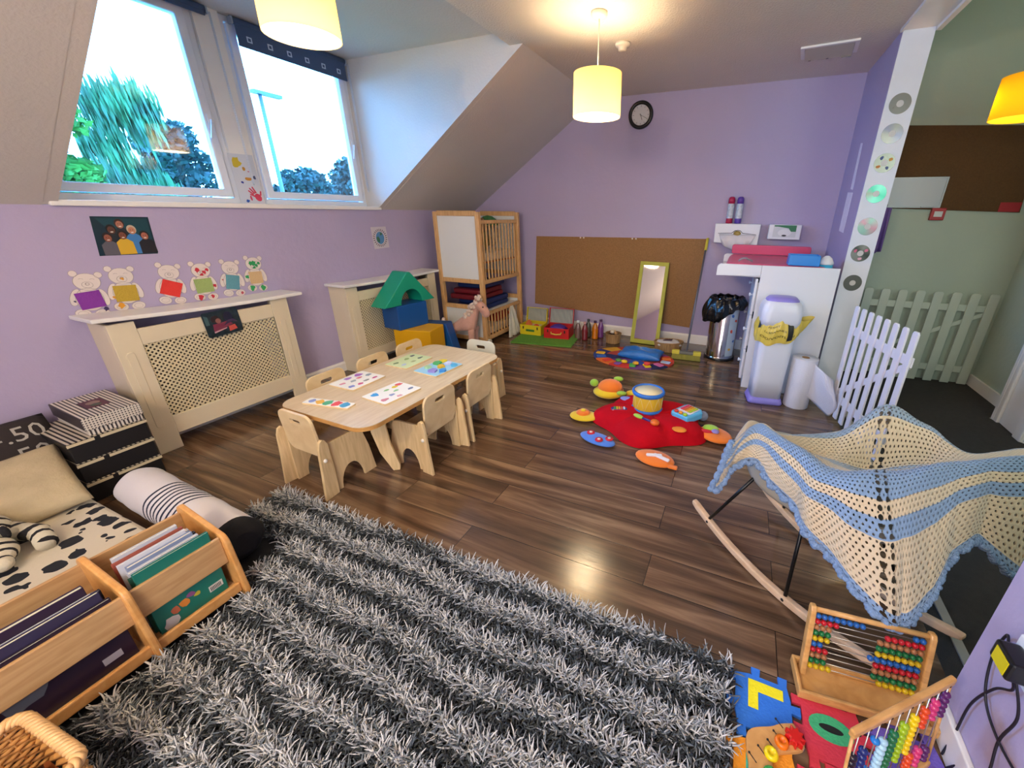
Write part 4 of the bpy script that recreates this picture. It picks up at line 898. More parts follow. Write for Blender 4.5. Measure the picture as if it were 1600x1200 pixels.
# round play mat with pockets
t = thing('activity_mat', 'round patterned activity mat with blue crumpled bag on it below the mirror', 'play mat', (2.29,-.76,.0005))
segc = ['#c8322a','#2c2f6e','#1f2450','#e07028','#d8a02c','#6e3c80','#23408a','#b83a28']
q = B()
def sector(b, r0, r1, a0, a1, z, m, n=5):
    b.m(m); pts = [(r1*math.cos(a0+(a1-a0)*k/n)*1.0, r1*math.sin(a0+(a1-a0)*k/n)*.72) for k in range(n+1)] + [(r0*math.cos(a1-(a1-a0)*k/n), r0*math.sin(a1-(a1-a0)*k/n)*.72) for k in range(n+1)]
    b.prism(pts, 0, z)
for k in range(12): sector(q, .27, .40, 2*PI*k/12+.1, 2*PI*(k+1)/12+.1, .014, mat('patch_'+segc[(k*5)%8].strip('#'), segc[(k*5)%8], .8))
for k in range(8): sector(q, .001, .27, 2*PI*k/8, 2*PI*(k+1)/8, .012, mat('patch_'+['1e2c66','6e3c80','274c9a','b04438'][k%4], '#'+['1e2c66','6e3c80','274c9a','b04438'][k%4], .8))
q.obj('mat_base', None, t)
rn = random.Random(12)
for k in range(9):
    a = PI*1.02+k*.42; c = ['#e2b42c','#2b62b8','#d0382c','#7848a0','#52a848','#e8c020','#d86a9a','#b0c8e8','#e07828'][k]
    q = B(); q.M = T(.33*math.cos(a), .235*math.sin(a), .0145) @ RZ(a); q.prism(rrect(-.045,-.03,.045,.03,.012), 0, .009); q.obj('pocket', mat('pocket_'+c.strip('#'), c, .6), t, bevel=.003)
b = B(); b.M = T(2.36,-.72,.05)
b.pillow(0,0,0,.42,.26,.10,26,.4,.13,9); tag(b.obj('blue_bag', mat('blue_nylon','#1f6cb8',.4,bump=.5,bscale=25,noise=.15,nscale=12)), 'crumpled shiny blue nylon bag lying on the activity mat', 'bag')
for k, (x, y, c, n_) in enumerate([(2.20,-.955,'#4f8c34','green'),(2.26,-.965,'#e8c41c','yellow'),(2.37,-.965,'#e0a018','orange-yellow'),(2.47,-.94,'#d84038','red')]):
    b = B(); b.lathe([(.001,0),(.022,0),(.024,.006),(.022,.018),(.012,.024),(.001,.025)], seg=18, sx=1.25); tag(b.obj('small_toy', mat('toy_'+c.strip('#'), c, .35)), '%s small round toy on the near side of the activity mat' % n_, 'toy', loc=(x,y,.0245))
# broom
t = thing('broom', 'grey-handled broom with grey and yellow head leaning by the wall', 'broom', (2.775,-.575,0), math.radians(4))
q = B(); q.box(-.135,-.022,.055,.135,.022,.085); q.m(mat('broom_yellow','#cbbf3a',.5)) if False else None; q.obj('head', mat('broom_grey','#6f6c62',.6), t, bevel=.008)
for s in (-1,1): q = B(); q.box(s*.10-.037,-.025,.05,s*.10+.037,.025,.09); q.obj('head_end', mat('broom_yellow','#d2c440',.5), t, bevel=.008)
q = B()
q.prism([(-.14,.004),(.14,.004),(.13,.055),(-.13,.055)], -.028, .028, 'y'); q.obj('bristles', mat('bristle','#8f8738',.9,bump=.8,bscale=120,stretch=(1,1,.05)), t)
q = B(); q.tube([(.0,.0,.08),(.055,.52,1.06)], .0095, 12); q.obj('handle', mat('grey_metal_tube','#6d707c',.35,metal=.4), t)
q = B(); q.tube([(.052,.487,1.0),(.058,.545,1.11)], .014, 12); q.obj('grip', mat('broom_yellow'), t)

# ================================================================== RED PLAY CUSHION AND TOYS
REDP = mat('red_plush', '#b4081a', .95, bump=.25, bscale=70, noise=.08, nscale=6, spec=.15)
t = thing('play_cushion', 'big red plush activity cushion with coloured leaf shaped feet on the floor', 'play cushion', (2.72,-1.98,.0))
q = B()
def cushf(sg):
    def f(u, v):
        a = 2*PI*u; lobes = 1+.09*math.cos(5*(a+.35)); R = .37*lobes*(1 if sg else 1)
        r = R*v; e = v
        seam = .020*max(0,math.cos(5*(a+.35)+PI))**6*e
        z = .088*(max(0,1-e**6))**.5*(.72+.38*math.sin(e*PI*.9))-seam*1.4*(1-e**6)
        return (r*math.cos(a)*1.0, r*math.sin(a)*.86, max(z, .002 if not sg else .004))
    return f
q.grid(cushf(1), 70, 16, closeu=True); q.obj('cushion_body', REDP, t)
def pad(name, x, y, rx, ry, rz, col, h=.035, label=None):
    q = B(); q.M = T(x,y,h/2+.001) @ RZ(rz); q.ball((0,0,0),1,24,12,rx,ry,h/2); o = q.obj(name, col, t); 
    if label: o['label'] = label
    return o
YP = mat('yellow_plush','#e3c01c',.9,sheen=.3,bump=.2,bscale=60); OP = mat('orange_plush','#ec7a1e',.9,sheen=.3,bump=.2,bscale=60); BP = mat('blue_plush','#4a7ad0',.9,sheen=.3,bump=.2,bscale=60); GP = mat('lime_plush','#9cc83c',.9,sheen=.3,bump=.2,bscale=60)
pad('foot_pad', -.43,-.12,.10,.075,.2,YP,.04,'yellow foot pad'); pad('foot_pad', -.245,-.365,.125,.062,-.25,BP,.035,'blue foot pad with red dots'); pad('foot_pad', .13,-.44,.115,.075,-.15,OP,.045,'orange foot pad')
pad('foot_pad', .43,-.03,.11,.09,-.5,OP,.05,'orange foot pad with green leaf'); pad('foot_pad', -.13,.34,.13,.06,.1,YP,.07,'yellow foot pad at the back')
for k,(x,y) in enumerate([(-.30,-.335),(-.225,-.395),(-.17,-.36)]):
    q = B(); q.m(mat('red_dot','#c82030',.8)); q.M = T(x,y,.033); q.lathe([(.001,0),(.026,0),(.024,.006),(.001,.007)],seg=16); q.m(mat('cream_dot','#d8c8b8',.8)); q.lathe([(.001,.006),(.011,.006),(.009,.009),(.001,.009)],seg=12); q.obj('dot', None, t)
q = B(); q.M = T(-.44,-.11,.03); q.m(OP); q.lathe([(.001,0),(.045,0),(.05,.012),(.03,.026),(.001,.028)],seg=20); q.m(YP); q.lathe([(.001,.026),(.02,.026),(.015,.034),(.001,.035)],seg=14); q.obj('flower', None, t)
q = B(); q.M = T(.40,.0,.04); q.m(GP); q.ball((0,0,.01),.05,16,8,1,.8,.35); q.m(mat('lilac_dot','#9a8ac8',.8)); q.ball((.03,-.045,.018),.025,12,8,1,1,.4); q.m(mat('red_dot')); q.ball((-.02,-.05,.01),.03,12,8,1.5,.5,.4); q.obj('flower', None, t)
q = B(); q.M = T(.15,-.44,.044) @ RZ(.3); q.prism(rrect(-.07,-.012,.02,.012,.008),0,.010); q.M = T(.15,-.45,.044) @ RZ(-.35); q.prism(rrect(-.03,-.012,.07,.012,.008),0,.011); q.obj('bone_patch', mat('white_plush','#e8e0e4',.9), t, bevel=.004)
q = B(); q.M = T(.215,-.49,.02); q.box(0,-.015,0,.05,.015,.012); q.obj('tab', OP, t, bevel=.004)
for (x,y,z,c,nm) in ((-.20,.13,.088,'#8a90d0','lilac'),(.22,-.16,.085,'#e88a2c','orange'),(-.21,-.07,.088,'#c8a0a0','pale')):
    q = B(); q.M = T(x,y,z) ; q.ball((0,0,0),.045,16,8,1,.8,.14); q.obj('patch', mat('patch_'+nm,c,.9), t)
# turtle
t = thing('turtle_toy', 'plush turtle with orange shell and yellow body behind the red cushion', 'soft toy', (2.34,-1.70,0), math.radians(15))
q = B(); q.ball((0,0,.045),1,24,12,.12,.10,.042); q.obj('body', YP, t)
q = B(); q.ball((.01,.01,.08),1,26,14,.095,.082,.062, fn=lambda d: Vector((d.x,d.y,max(d.z,-.02)))); q.lathe([(.09,.062),(.108,.058),(.10,.07)],.01,.01,0,seg=28,sy=.87,cap=False); q.obj('shell', OP, t)
q = B(); q.ball((-.115,.02,.105),.034,16,10,1,.9,.85); q.obj('head', GP, t)
for k,(x,y) in enumerate([(.07,.09),(.10,-.07)]): q = B(); q.ball((x,y,.07+.05*(k==0)),.03,12,8,1.3,.8,.6); q.obj('flipper', GP, t)
# drum
t = thing('toy_drum', 'toy drum with yellow sides, blue rims and cream skin on the red cushion', 'drum', (2.685,-1.90,.062))
q = B(); q.lathe([(.098,.012),(.100,.02),(.100,.125),(.098,.13)], seg=48, cap=False); q.obj('shell', mat('drum_yellow','#dcb42c',.5), t)
q = B(); pts = []
n = 10
for k in range(n*2+1): a = PI*k/n; pts.append((.1015*math.cos(a), .1015*math.sin(a), .022 if k % 2 else .118))
for k in range(n*2): q.tube([pts[k], tuple((Vector(pts[k])+Vector(pts[k+1]))/2*Vector((1.02,1.02,1)).x if False else (Vector(pts[k])+Vector(pts[k+1]))/2), pts[k+1]], .0012, 6)
q.obj('lacing', mat('pale_cord','#e8d8a0',.7), t)
for z in (0, .122):
    q = B(); q.lathe([(.094,z),(.108,z),(.112,z+.008),(.112,z+.018),(.106,z+.026),(.096,z+.026),(.094,z)], seg=48, cap=False); q.obj('rim', mat('drum_blue','#2b6fc8',.4), t)
q = B(); q.lathe([(.001,.144),(.097,.140),(.097,.136),(.001,.138)], seg=40); q.obj('drumhead', mat('drum_skin','#ecdcae',.35), t)
q = B(); q.lathe([(.001,.0),(.095,.0),(.095,.01),(.001,.01)], seg=32); q.obj('base', mat('drum_blue'), t)
# musical box
t = thing('toy_keyboard', 'light blue toy keyboard box with coloured keys at the right of the drum', 'toy', (2.965,-1.93,.072), math.radians(60))
q = B(); q.prism([(-.09,-.06),(.05,-.075),(.085,-.045),(.085,.06),(.05,.075),(-.085,.075),(-.1,.05)], 0, .05); q.obj('body', mat('sky_blue_plastic','#5fb4e4',.35), t, bevel=.01, bseg=3)
q = B(); q.prism(rrect(-.05,-.045,.07,.055,.012), .05, .053); q.obj('panel', mat('lilac_white_plastic','#d8d4ee',.35), t, bevel=.002)
for k, c in enumerate(['#b8cc30','#e8b42c','#e08a2c','#d85a4a','#d83a6a']):
    q = B(); q.box(-.03,-.035+k*.017,.053,.06,-.022+k*.017,.060); q.obj('key', mat('key_'+c.strip('#'),c,.35), t, bevel=.003)
for k, c in enumerate(['#a8cc34','#e0902c','#d84038']): q = B(); q.M = T(-.075+.0*k,-.03+.035*k,.05); q.lathe([(.014,0),(.014,.01),(.01,.014),(.001,.014)],seg=14); q.obj('button', mat('btn_'+c.strip('#'),c,.35), t)
# small xylophone and spoon rattle on cushion
t = thing('toy_xylophone', 'small violet toy xylophone with rainbow bars on the red cushion', 'toy', (2.52,-2.035,.083), math.radians(20))
q = B(); q.prism(rrect(-.055,-.02,.055,.02,.018), 0, .014); q.obj('base', mat('dark_violet_plastic','#43307a',.4), t, bevel=.003)
for k, c in enumerate(['#3aa04a','#e8c82c','#e89a2c','#e05a3a','#d8d8e8']): q = B(); q.box(-.035+k*.016,-.016,.014,-.024+k*.016,.016,.019); q.obj('bar', mat('bar_'+c.strip('#'),c,.35), t)
t = thing('toy_rattle', 'toy rattle with orange head and green and violet handle on the cushion', 'toy', (2.72,-2.12,.098), math.radians(-25))
q = B(); q.ball((-.055,0,0),.022,14,8,1.8,.9,.5); q.obj('leaf', GP, t); q = B(); q.tube([(-.02,0,0),(.05,0,.004)],.008,10); q.obj('handle', mat('dark_violet_plastic'), t)
q = B(); q.ball((.075,0,.008),.030,18,10,1,1,.6); q.obj('head', mat('orange_plastic','#e06a1c',.4), t)
t = thing('plush_ball', 'small grey and violet plush ball behind the toy keyboard', 'soft toy', (3.055,-1.80,.0))
q = B(); q.ball((0,0,.036),.035,16,10); q.obj('ball', mat('grey_plush','#8a8c9c',.9), t)
# ================================================================== PICTURES, BEARS, BLINDS
def yz(b, pts, x, th=.0006): return b.prism(pts, x, x+th, 'x')
def ell(cy, cz, ry, rz, n=22, rot=0):
    return [(cy + ry*math.cos(a)*math.cos(rot) - rz*math.sin(a)*math.sin(rot), cz + ry*math.cos(a)*math.sin(rot) + rz*math.sin(a)*math.cos(rot)) for a in [2*PI*k/n for k in range(n)]]
def ring(b, cy, cz, ry, rz, x, w2=.0014, rot=0, a0=0, a1=2*PI):
    n = 22; pts = []
    for k in range(n+1):
        a = a0+(a1-a0)*k/n; u, v = ry*math.cos(a), rz*math.sin(a); pts.append((x, cy+u*math.cos(rot)-v*math.sin(rot), cz+u*math.sin(rot)+v*math.cos(rot)))
    return b.tube(pts, w2/2, 4)
BEARP = mat('bear_card', '#dcd2cc', .6); INK = mat('pencil_ink', '#6b6062', .7)
def bear(label, y, z, tilt, apron, arot, spots, arect=(.062,.058)):
    t = thing('bear_cutout', label, 'paper bear', (.0008, y, z), rot=(tilt, 0, 0))
    q = B(); rn = random.Random(int(y*-1000)); k = 0
    parts = [(-.044,.225,.016,.016,0),(.044,.222,.016,.016,0),(0,.185,.050,.044,0),(0,.095,.052,.060,0),(-.050,.105,.020,.045,-.25),(.050,.105,.020,.045,.25),(-.034,.022,.030,.023,-.15),(.036,.020,.030,.022,.15)]
    for i,(cy,cz,ry,rz,ro) in enumerate(parts): yz(q, ell(cy,cz,ry,rz,22,ro), .0002*i, .0008)
    q.obj('bear_card', BEARP, t)
    q = B()
    for i,(cy,cz,ry,rz,ro) in enumerate(parts): ring(q, cy,cz,ry-.0008,rz-.0008,.0010+.0002*i,.0012,ro)
    ring(q, -.020,.197,.008,.004,.0016,.0012,0,.2,PI-.2); ring(q, .020,.197,.008,.004,.0016,.0012,0,.2,PI-.2)
    ring(q, 0,.170,.020,.016,.0016,.0011); ring(q, 0,.174,.007,.006,.0017,.002); ring(q, -.034,.022,.018,.012,.0024,.0009); ring(q, .036,.020,.018,.012,.0026,.0009)
    q.obj('pencil_lines', INK, t)
    if spots:
        for i,(cy,cz,r) in enumerate(spots[1]):
            q = B(); q.m(mat('bear_paint_'+spots[0].strip('#'), spots[0], .6)); rr = random.Random(i+7); yz(q, [(cy+r*rr.uniform(.5,1.2)*math.cos(2*PI*k/11), cz+r*rr.uniform(.5,1.2)*math.sin(2*PI*k/11)) for k in range(11)], .0027+.0001*i, .0004); q.obj('paint_mark', None, t)
    q = B(); c, s = math.cos(arot), math.sin(arot); w2, h2 = arect
    yz(q, [(a*w2*.75*c - b2*h2*.75*s, .092 + a*w2*.75*s + b2*h2*.75*c) for a, b2 in ((-1,-1),(1,-1),(1,1),(-1,1))], .0036, .0012); q.obj('coloured_square', mat('sponge_'+apron.strip('#'), apron, .9, bump=.5, bscale=150), t)
    return t
HEADP = [(-.02,.19,.016),(.015,.175,.014),(.03,.19,.012),(0,.16,.010)]
bear('paper bear with violet square, leftmost of the row above the large radiator cover', -3.465, .790, math.radians(-9), '#84379c', .22, ('#3a2a5c', [(.05,.045,.013),(-.055,.085,.006),(.03,.02,.008)]))
bear('paper bear with mustard yellow square and orange painted foot', -3.315, .800, math.radians(-4), '#bd9f38', .0, ('#d8962a', [(-.034,.03,.018),(-.05,.075,.010),(.0,.172,.009)]))
bear('paper bear with bright red square tilted on its tummy', -3.125, .797, math.radians(-9), '#dd3a34', -.28, None)
bear('paper bear with red splashed face and sage green square', -2.955, .788, math.radians(-5), '#9cb26c', .08, ('#c22a3c', HEADP+[(-.03,.02,.018),(.035,.022,.012),(.055,.09,.012)]))
bear('paper bear with slate blue square on its tummy', -2.795, .786, math.radians(-6), '#5f9aa8', -.12, ('#b84a54', [(.045,.02,.011),(-.055,.11,.006)]), (.052,.062))
bear('paper bear with green face and feet and peach square, rightmost of the row', -2.645, .797, math.radians(-5), '#d2b284', .05, ('#2c9a58', HEADP+[(-.034,.022,.020),(.036,.02,.020),(-.055,.10,.014),(0,.19,.018)]), (.055,.054))
# group photograph poster
t = thing('poster', 'dark photo poster of six smiling people on the lilac wall above the paper bears', 'poster', (.0008, -3.225, 1.19), rot=(0,0,0))
q = B(); q.m(mat('poster_teal_dark','#0f2a38',.35)); yz(q, [(-.126,-.094),(.112,-.100),(.124,.098),(-.105,.103)], 0, .0010); q.m(mat('poster_teal','#12404a',.35)); yz(q, [(-.02,-.02),(.11,-.02),(.115,.09),(-.09,.095)], .001, .0002); q.obj('sheet', None, t)
def person_pic(parent, y, z, skin, hair, top, w2, k):
    q = B(); x = .0014+.0004*k
    q.m(mat('print_'+top.strip('#'), top, .5)); yz(q, [(y-w2*.62,-.093),(y+w2*.62,-.093),(y+w2*.6,z-.035),(y+w2*.25,z-.018),(y-w2*.25,z-.018),(y-w2*.6,z-.035)], x, .0002)
    q.m(mat('print_'+hair.strip('#'), hair, .5)); yz(q, ell(y,z+.004,.0195,.0235), x+.0002, .0002)
    q.m(mat('print_'+skin.strip('#'), skin, .5)); yz(q, ell(y,z-.002,.0145,.019), x+.0004, .0002)
    q.m(mat('print_white','#e0d8d0',.5)); yz(q, ell(y,z-.011,.006,.0025), x+.0006, .0001)
    q.m(mat('print_dark','#241812',.5)); yz(q, ell(y-.005,z+.002,.0022,.0016), x+.0006, .0001); yz(q, ell(y+.005,z+.002,.0022,.0016), x+.0006, .0001)
    q.obj('printed_person', None, parent)
for k,(y,z,sk_,h,tp,w2) in enumerate([(-.005,.062,'#a06a58','#3a2018','#1a2630',.05),(-.045,.035,'#5a3226','#120c0a','#14202a',.05),(.035,.030,'#b87a5c','#b8a890','#3a78b4',.055),(-.070,-.005,'#8a4f3e','#2a1612','#5a5660',.055),(.080,.0,'#a8624c','#241410','#1c1820',.055),(-.010,.005,'#7a4430','#1c100c','#d2a82c',.055)]): person_pic(t, y, z, sk_, h, tp, w2, k)
# globe picture
t = thing('picture', 'small white card with blue green globe ringed by little figures on the wall', 'picture', (.0008, -1.505, 1.10))
q = B(); q.m(mat('card_white','#cbc4cc',.6)); yz(q, [(-.082,-.095),(.092,-.090),(.082,.098),(-.090,.096)], 0, .001); q.obj('card', None, t)
q = B(); q.m(mat('globe_blue','#4c86b8',.5)); yz(q, ell(0,0,.047,.055), .0011, .0003); q.m(mat('globe_green','#3c6e54',.5)); yz(q, [(-.04,-.03),(-.01,-.045),(-.005,-.01),(-.02,.015),(-.042,.005)], .0015, .0003); yz(q, [(.0,.02),(.03,.03),(.025,.045),(.005,.048)], .0015,.0003); q.obj('globe', None, t)
q = B(); q.m(mat('figure_dark','#4c3c48',.6))
for k in range(24):
    a = 2*PI*k/24; q.M = T(.0012,0,0) @ RX(a); q.box(0,-.0032,.060,.0004,.0032,.080)
q.obj('little_figures', None, t)
# photo taped on the cover
t = thing('photo_card', 'dark laminated photo of two people and a red cup taped on the radiator cover', 'photo', (.2045,-3.005,.675), rot=(math.radians(2),0,0))
q = B(); q.m(mat('photo_dark','#1e2c34',.25,noise=.4,nscale=40)); yz(q, rrect(-.097,-.077,.097,.077,.012), 0, .001)
for k,(sh,c) in enumerate([([(-.06,-.05),(.02,-.03),(.05,-.02),(.03,.005),(-.02,.0),(-.055,.0)],'#7a3048'),(ell(-.035,.028,.024,.022),'#2a1a20'),(ell(-.022,.015,.014,.016),'#8c5a54'),(ell(.035,.03,.024,.032),'#1c1c34'),([(.0,-.02),(.05,-.005),(.08,-.015),(.06,.01),(.03,.01)],'#3a2a4c'),([(-.06,-.055),(.01,-.04),(.012,-.034),(-.06,-.046)],'#c89aa4'),([(.02,-.062),(.065,-.055),(.058,-.025),(.022,-.03)],'#c8544c'),([(-.09,.0),(-.07,.0),(-.07,.05),(-.09,.06)],'#3c5a60')]):
    q.m(mat('photo_print_'+c.strip('#'), c, .4)); yz(q, sh, .001+.0002*k, .0002)
q.obj('print', None, t)
# blinds
BLM = mat('slate_blue_blind','#3d5173',.7,bump=.2,bscale=200); BTR = mat('blind_print_white','#b8c8dc',.6)
def blind(label, y0, y1, z0, z1, n, sq=True):
    t = thing('roller_blind', label, 'blind', (-.075, y0, 0))
    q = B(); q.tube([(0,0,z1),(0,y1-y0,z1)], .020, 16); q.obj('roller', BLM, t)
    q = B(); q.box(.012,0.012,z0,.014,y1-y0-.012,z1); q.obj('fabric', BLM, t)
    q = B(); q.box(.009,.012,z0-.006,.017,y1-y0-.012,z0+.006); q.obj('bottom_bar', BLM, t)
    for y in (0, y1-y0): q = B(); q.box(-.02,y-.004,z1-.024,.022,y+.004,z1+.014); q.obj('bracket', mat('bracket_grey','#9aa4b4',.4), t)
    if sq:
        for k in range(n):
            yy = (y1-y0)*(k+.65)/(n+.25); zz = (z0+z1)/2-.02; q = B(); q.plate([(yy-.016,zz-.016),(yy+.016,zz-.016),(yy+.016,zz+.016),(yy-.016,zz+.016)], [(yy-.009,zz-.009),(yy+.009,zz-.009),(yy+.009,zz+.009),(yy-.009,zz+.009)], .0142, .0150, 'x'); q.obj('printed_square', BTR, t)
    for dx in (0,.012):
        q = B(); q.tube([(.012+dx, y1-y0+.012, z1-.01),(.012+dx,y1-y0+.014,2.0),(.010+dx,y1-y0+.016,1.50)], .0022, 6); q.obj('bead_chain', mat('chain_white','#cdd6e4',.4), t)
    q = B(); q.tube([(.012,y1-y0+.016,1.50),(.018,y1-y0+.016,1.492),(.022,y1-y0+.016,1.50)], .0022, 6); q.obj('chain_loop', mat('chain_white'), t)
    return t
blind('slate blue roller blind almost fully rolled up over the left window', -3.40, -2.47, 2.425, 2.455, 0, False)
blind('slate blue roller blind with white squares pulled slightly over the right window', -2.335, -1.515, 2.325, 2.455, 6)
# hand print painting on the pier
t = thing('childs_painting', 'sheet with red hand print and yellow paint leaning on the pier between the windows', 'painting', (-.094,-2.467,1.372), rot=(0, math.radians(-1.0), 0))
q = B(); q.m(mat('painting_paper','#ccd0da',.6)); yz(q, [(-.078,0),(.076,0),(.074,.312),(-.080,.308)], 0, .001); q.obj('sheet', None, t)
def paintb(nm, c, shapes, x):
    q = B(); q.m(mat('daub_'+c.strip('#'), c, .6))
    for k, s_ in enumerate(shapes): yz(q, s_, x+.0001*k, .0003)
    return q.obj(nm, None, t)
rr = random.Random(2)
def ra(cy, cz, r, n=11, st=1): return [(cy+r*rr.uniform(.6,1.15)*math.cos(2*PI*k/n), cz+r*st*rr.uniform(.6,1.15)*math.sin(2*PI*k/n)) for k in range(n)]
paintb('yellow_daub', '#c8b02c', [ra(-.04,.255,.030,12,1.3)], .0012); paintb('orange_daub','#c98a34',[ra(.01,.16,.024,10,.5)],.0012); paintb('ochre_daub','#c08a2c',[ra(-.005,.22,.010,8,1.4)],.0012)
paintb('blue_daub','#2a3a9a',[ra(-.035,.135,.009)],.0012); paintb('navy_daub','#2a56a8',[ra(-.032,.018,.012)],.0012); paintb('grey_daub','#4a5578',[ra(.05,.17,.012,9,1.3)],.0012); paintb('pink_daub','#c44a6a',[ra(-.005,.035,.008,9,2.4)],.0012); paintb('crimson_daub','#b04a70',[ra(.02,.205,.008,8,.6)],.0012)
q = B(); q.m(mat('hand_red','#cf3a54',.6)); yz(q, ell(.042,.042,.021,.026,18,.5), .0012, .0004)
for k,(dy,dz,l,a) in enumerate([(.016,.060,.040,2.45),(.024,.067,.045,2.25),(.034,.070,.045,2.0),(.022,.048,.034,2.7),(.060,.055,.030,1.35)]):
    q2 = (dy+l*math.cos(a)*.9, dz+l*math.sin(a)*.9); nx, ny = -math.sin(a)*.0055, math.cos(a)*.0055
    yz(q, [(dy+nx,dz+ny),(dy-nx,dz-ny),(q2[0]-nx*.8,q2[1]-ny*.8),(q2[0]+math.cos(a)*.005,q2[1]+math.sin(a)*.005),(q2[0]+nx*.8,q2[1]+ny*.8)], .0013+.0001*k, .0003)
q.obj('red_hand_print', None, t)
# ================================================================== SHAGGY RUG
t = thing('shaggy_rug', 'large shaggy rug with black, grey and pale stripes covering the near floor', 'rug', (0,0,0))
RX0, RX1, RY0, RY1 = 1.19, 3.31, -5.0, -3.435
B().box(RX0, RY0, .001, RX1, RY1, .008).obj('backing', mat('rug_backing', '#16171a', .95), t)
rs = np.random.RandomState(3)
N_ = 62000
def rug_mesh():
    px = rs.uniform(RX0+.005, RX1-.005, N_); py = rs.uniform(-4.62, RY1-.004, N_)
    keep = ~((px > 1.34) & (px < 1.66) & (py < -3.845)) & ~((px < 1.56) & (py > -3.87) & (py < -3.66) & (px > 1.1))
    keep &= ~((px < 1.80) & (py < -4.33)) & ~((px < 1.34) & (py < -3.66))
    px, py = px[keep], py[keep]; n = len(px)
    wob = .012*np.sin(px*5.1+1)+.010*np.sin(px*11+py*7)
    ph = ((-3.44-(py+wob))/.115) % 1.0          # 0 = pale ridge
    d = np.minimum(ph, 1-ph)*2                  # 0 pale .. 1 dark
    d = d + rs.normal(0, .13, n)
    k = np.floor((-3.44-(py+wob))/.115+.5)
    hgt = np.where(d < .45, .050, .036)*rs.uniform(.75, 1.2, n)
    ang = rs.uniform(0, 2*np.pi, n); lean = rs.uniform(.45, 1.15, n)
    dx = np.cos(ang)*np.sin(lean); dy = np.sin(ang)*np.sin(lean); dz = np.cos(lean)
    bend = rs.uniform(-.5, .5, n)
    S = 5; rad = rs.uniform(.0020, .0031, n)
    prof = [.75, 1.0, 1.0, .9, .45]
    cen = []
    for i in range(S):
        s = i/(S-1); a = bend*s*1.6
        cx = px + hgt*s*(dx*np.cos(a)-dy*np.sin(a)); cy = py + hgt*s*(dy*np.cos(a)+dx*np.sin(a)); cz = .006 + hgt*(s*dz + .35*s*(1-s)) 
        cen.append(np.stack([cx, cy, np.maximum(cz, .006)], 1))
    side = np.stack([-dy, dx, np.zeros(n)], 1); side /= np.linalg.norm(side, axis=1)[:, None]
    nrm = np.stack([-dx*dz, -dy*dz, dx*dx+dy*dy], 1); nrm /= np.linalg.norm(nrm, axis=1)[:, None]
    V = np.zeros((n, S*3, 3), np.float32)
    for i in range(S):
        for j in range(3):
            a = 2*np.pi*j/3+.5; V[:, i*3+j] = cen[i] + (side*np.cos(a)+nrm*np.sin(a))*(rad*prof[i])[:, None]
    F = []
    for i in range(S-1):
        for j in range(3): F.append([i*3+j, i*3+(j+1) % 3, (i+1)*3+(j+1) % 3, (i+1)*3+j])
    F = np.array(F); base = (np.arange(n)*S*3)[:, None, None]
    FF = (F[None]+base).reshape(-1)
    me = bpy.data.meshes.new('pile'); me.vertices.add(n*S*3); me.vertices.foreach_set('co', V.reshape(-1))
    nf = n*len(F); me.loops.add(nf*4); me.loops.foreach_set('vertex_index', FF.astype(np.int32))
    me.polygons.add(nf); me.polygons.foreach_set('loop_start', np.arange(0, nf*4, 4, dtype=np.int32)); me.polygons.foreach_set('use_smooth', np.ones(nf, bool))
    me.update(calc_edges=True)
    pal = np.array([[.66,.65,.64],[.42,.43,.44],[.13,.155,.17],[.030,.042,.050],[.010,.014,.018]])
    idx = np.clip(d, 0, .999); q = np.where(idx < .25, 0, np.where(idx < .36, 1, np.where(idx < .48, 2, np.where(idx < .80, 3, 4))))
    q = np.where((rs.uniform(0, 1, n) < .12) & (q >= 3), 2, q); q = np.where((rs.uniform(0, 1, n) < .15) & (q == 0), 1, q)
    c = pal[q]*rs.uniform(.75, 1.15, n)[:, None]
    col = np.ones((n, S*3, 4), np.float32); col[:, :, :3] = c[:, None, :]
    at = me.color_attributes.new('pile_colour', 'FLOAT_COLOR', 'POINT'); at.data.foreach_set('color', col.reshape(-1))
    o = bpy.data.objects.new('pile', me); COL.objects.link(o); o.parent = t; o['kind'] = 'stuff'
    m = mat('rug_pile', '#777777', .75, sheen=.2); nt, N, K = nodes(m); ca = N.new('ShaderNodeVertexColor'); ca.layer_name = 'pile_colour'; K.new(ca.outputs[0], N['Principled BSDF'].inputs['Base Color'])
    me.materials.append(m)
rug_mesh()

# ================================================================== READING CORNER
# paw print mattress
def dal_mat():
    m = mat('paw_print_fabric', '#cfc6b4', .9, bump=.2, bscale=40); nt, N, K = nodes(m); p = N['Principled BSDF']
    tc = N.new('ShaderNodeTexCoord'); mp = N.new('ShaderNodeMapping'); mp.inputs['Scale'].default_value = (13.5, 13.5, .01); K.new(tc.outputs['Object'], mp.inputs[0])
    v = N.new('ShaderNodeTexVoronoi'); v.inputs['Randomness'].default_value = .6; v.inputs['Scale'].default_value = 1; K.new(mp.outputs[0], v.inputs['Vector'])
    n = N.new('ShaderNodeTexNoise'); n.inputs['Scale'].default_value = 1.9; n.inputs['Detail'].default_value = 1; K.new(mp.outputs[0], n.inputs['Vector'])
    a = N.new('ShaderNodeMath'); a.operation = 'MULTIPLY_ADD'; a.inputs[1].default_value = .5; K.new(n.outputs[0], a.inputs[0]); K.new(v.outputs['Distance'], a.inputs[2])
    c = N.new('ShaderNodeMath'); c.operation = 'LESS_THAN'; c.inputs[1].default_value = .69; K.new(a.outputs[0], c.inputs[0])
    mx = N.new('ShaderNodeMix'); mx.data_type = 'RGBA'; mx.inputs[6].default_value = L('#cfc6b4'); mx.inputs[7].default_value = L('#1b1e28'); K.new(c.outputs[0], mx.inputs[0]); K.new(mx.outputs[2], p.inputs['Base Color'])
    return m
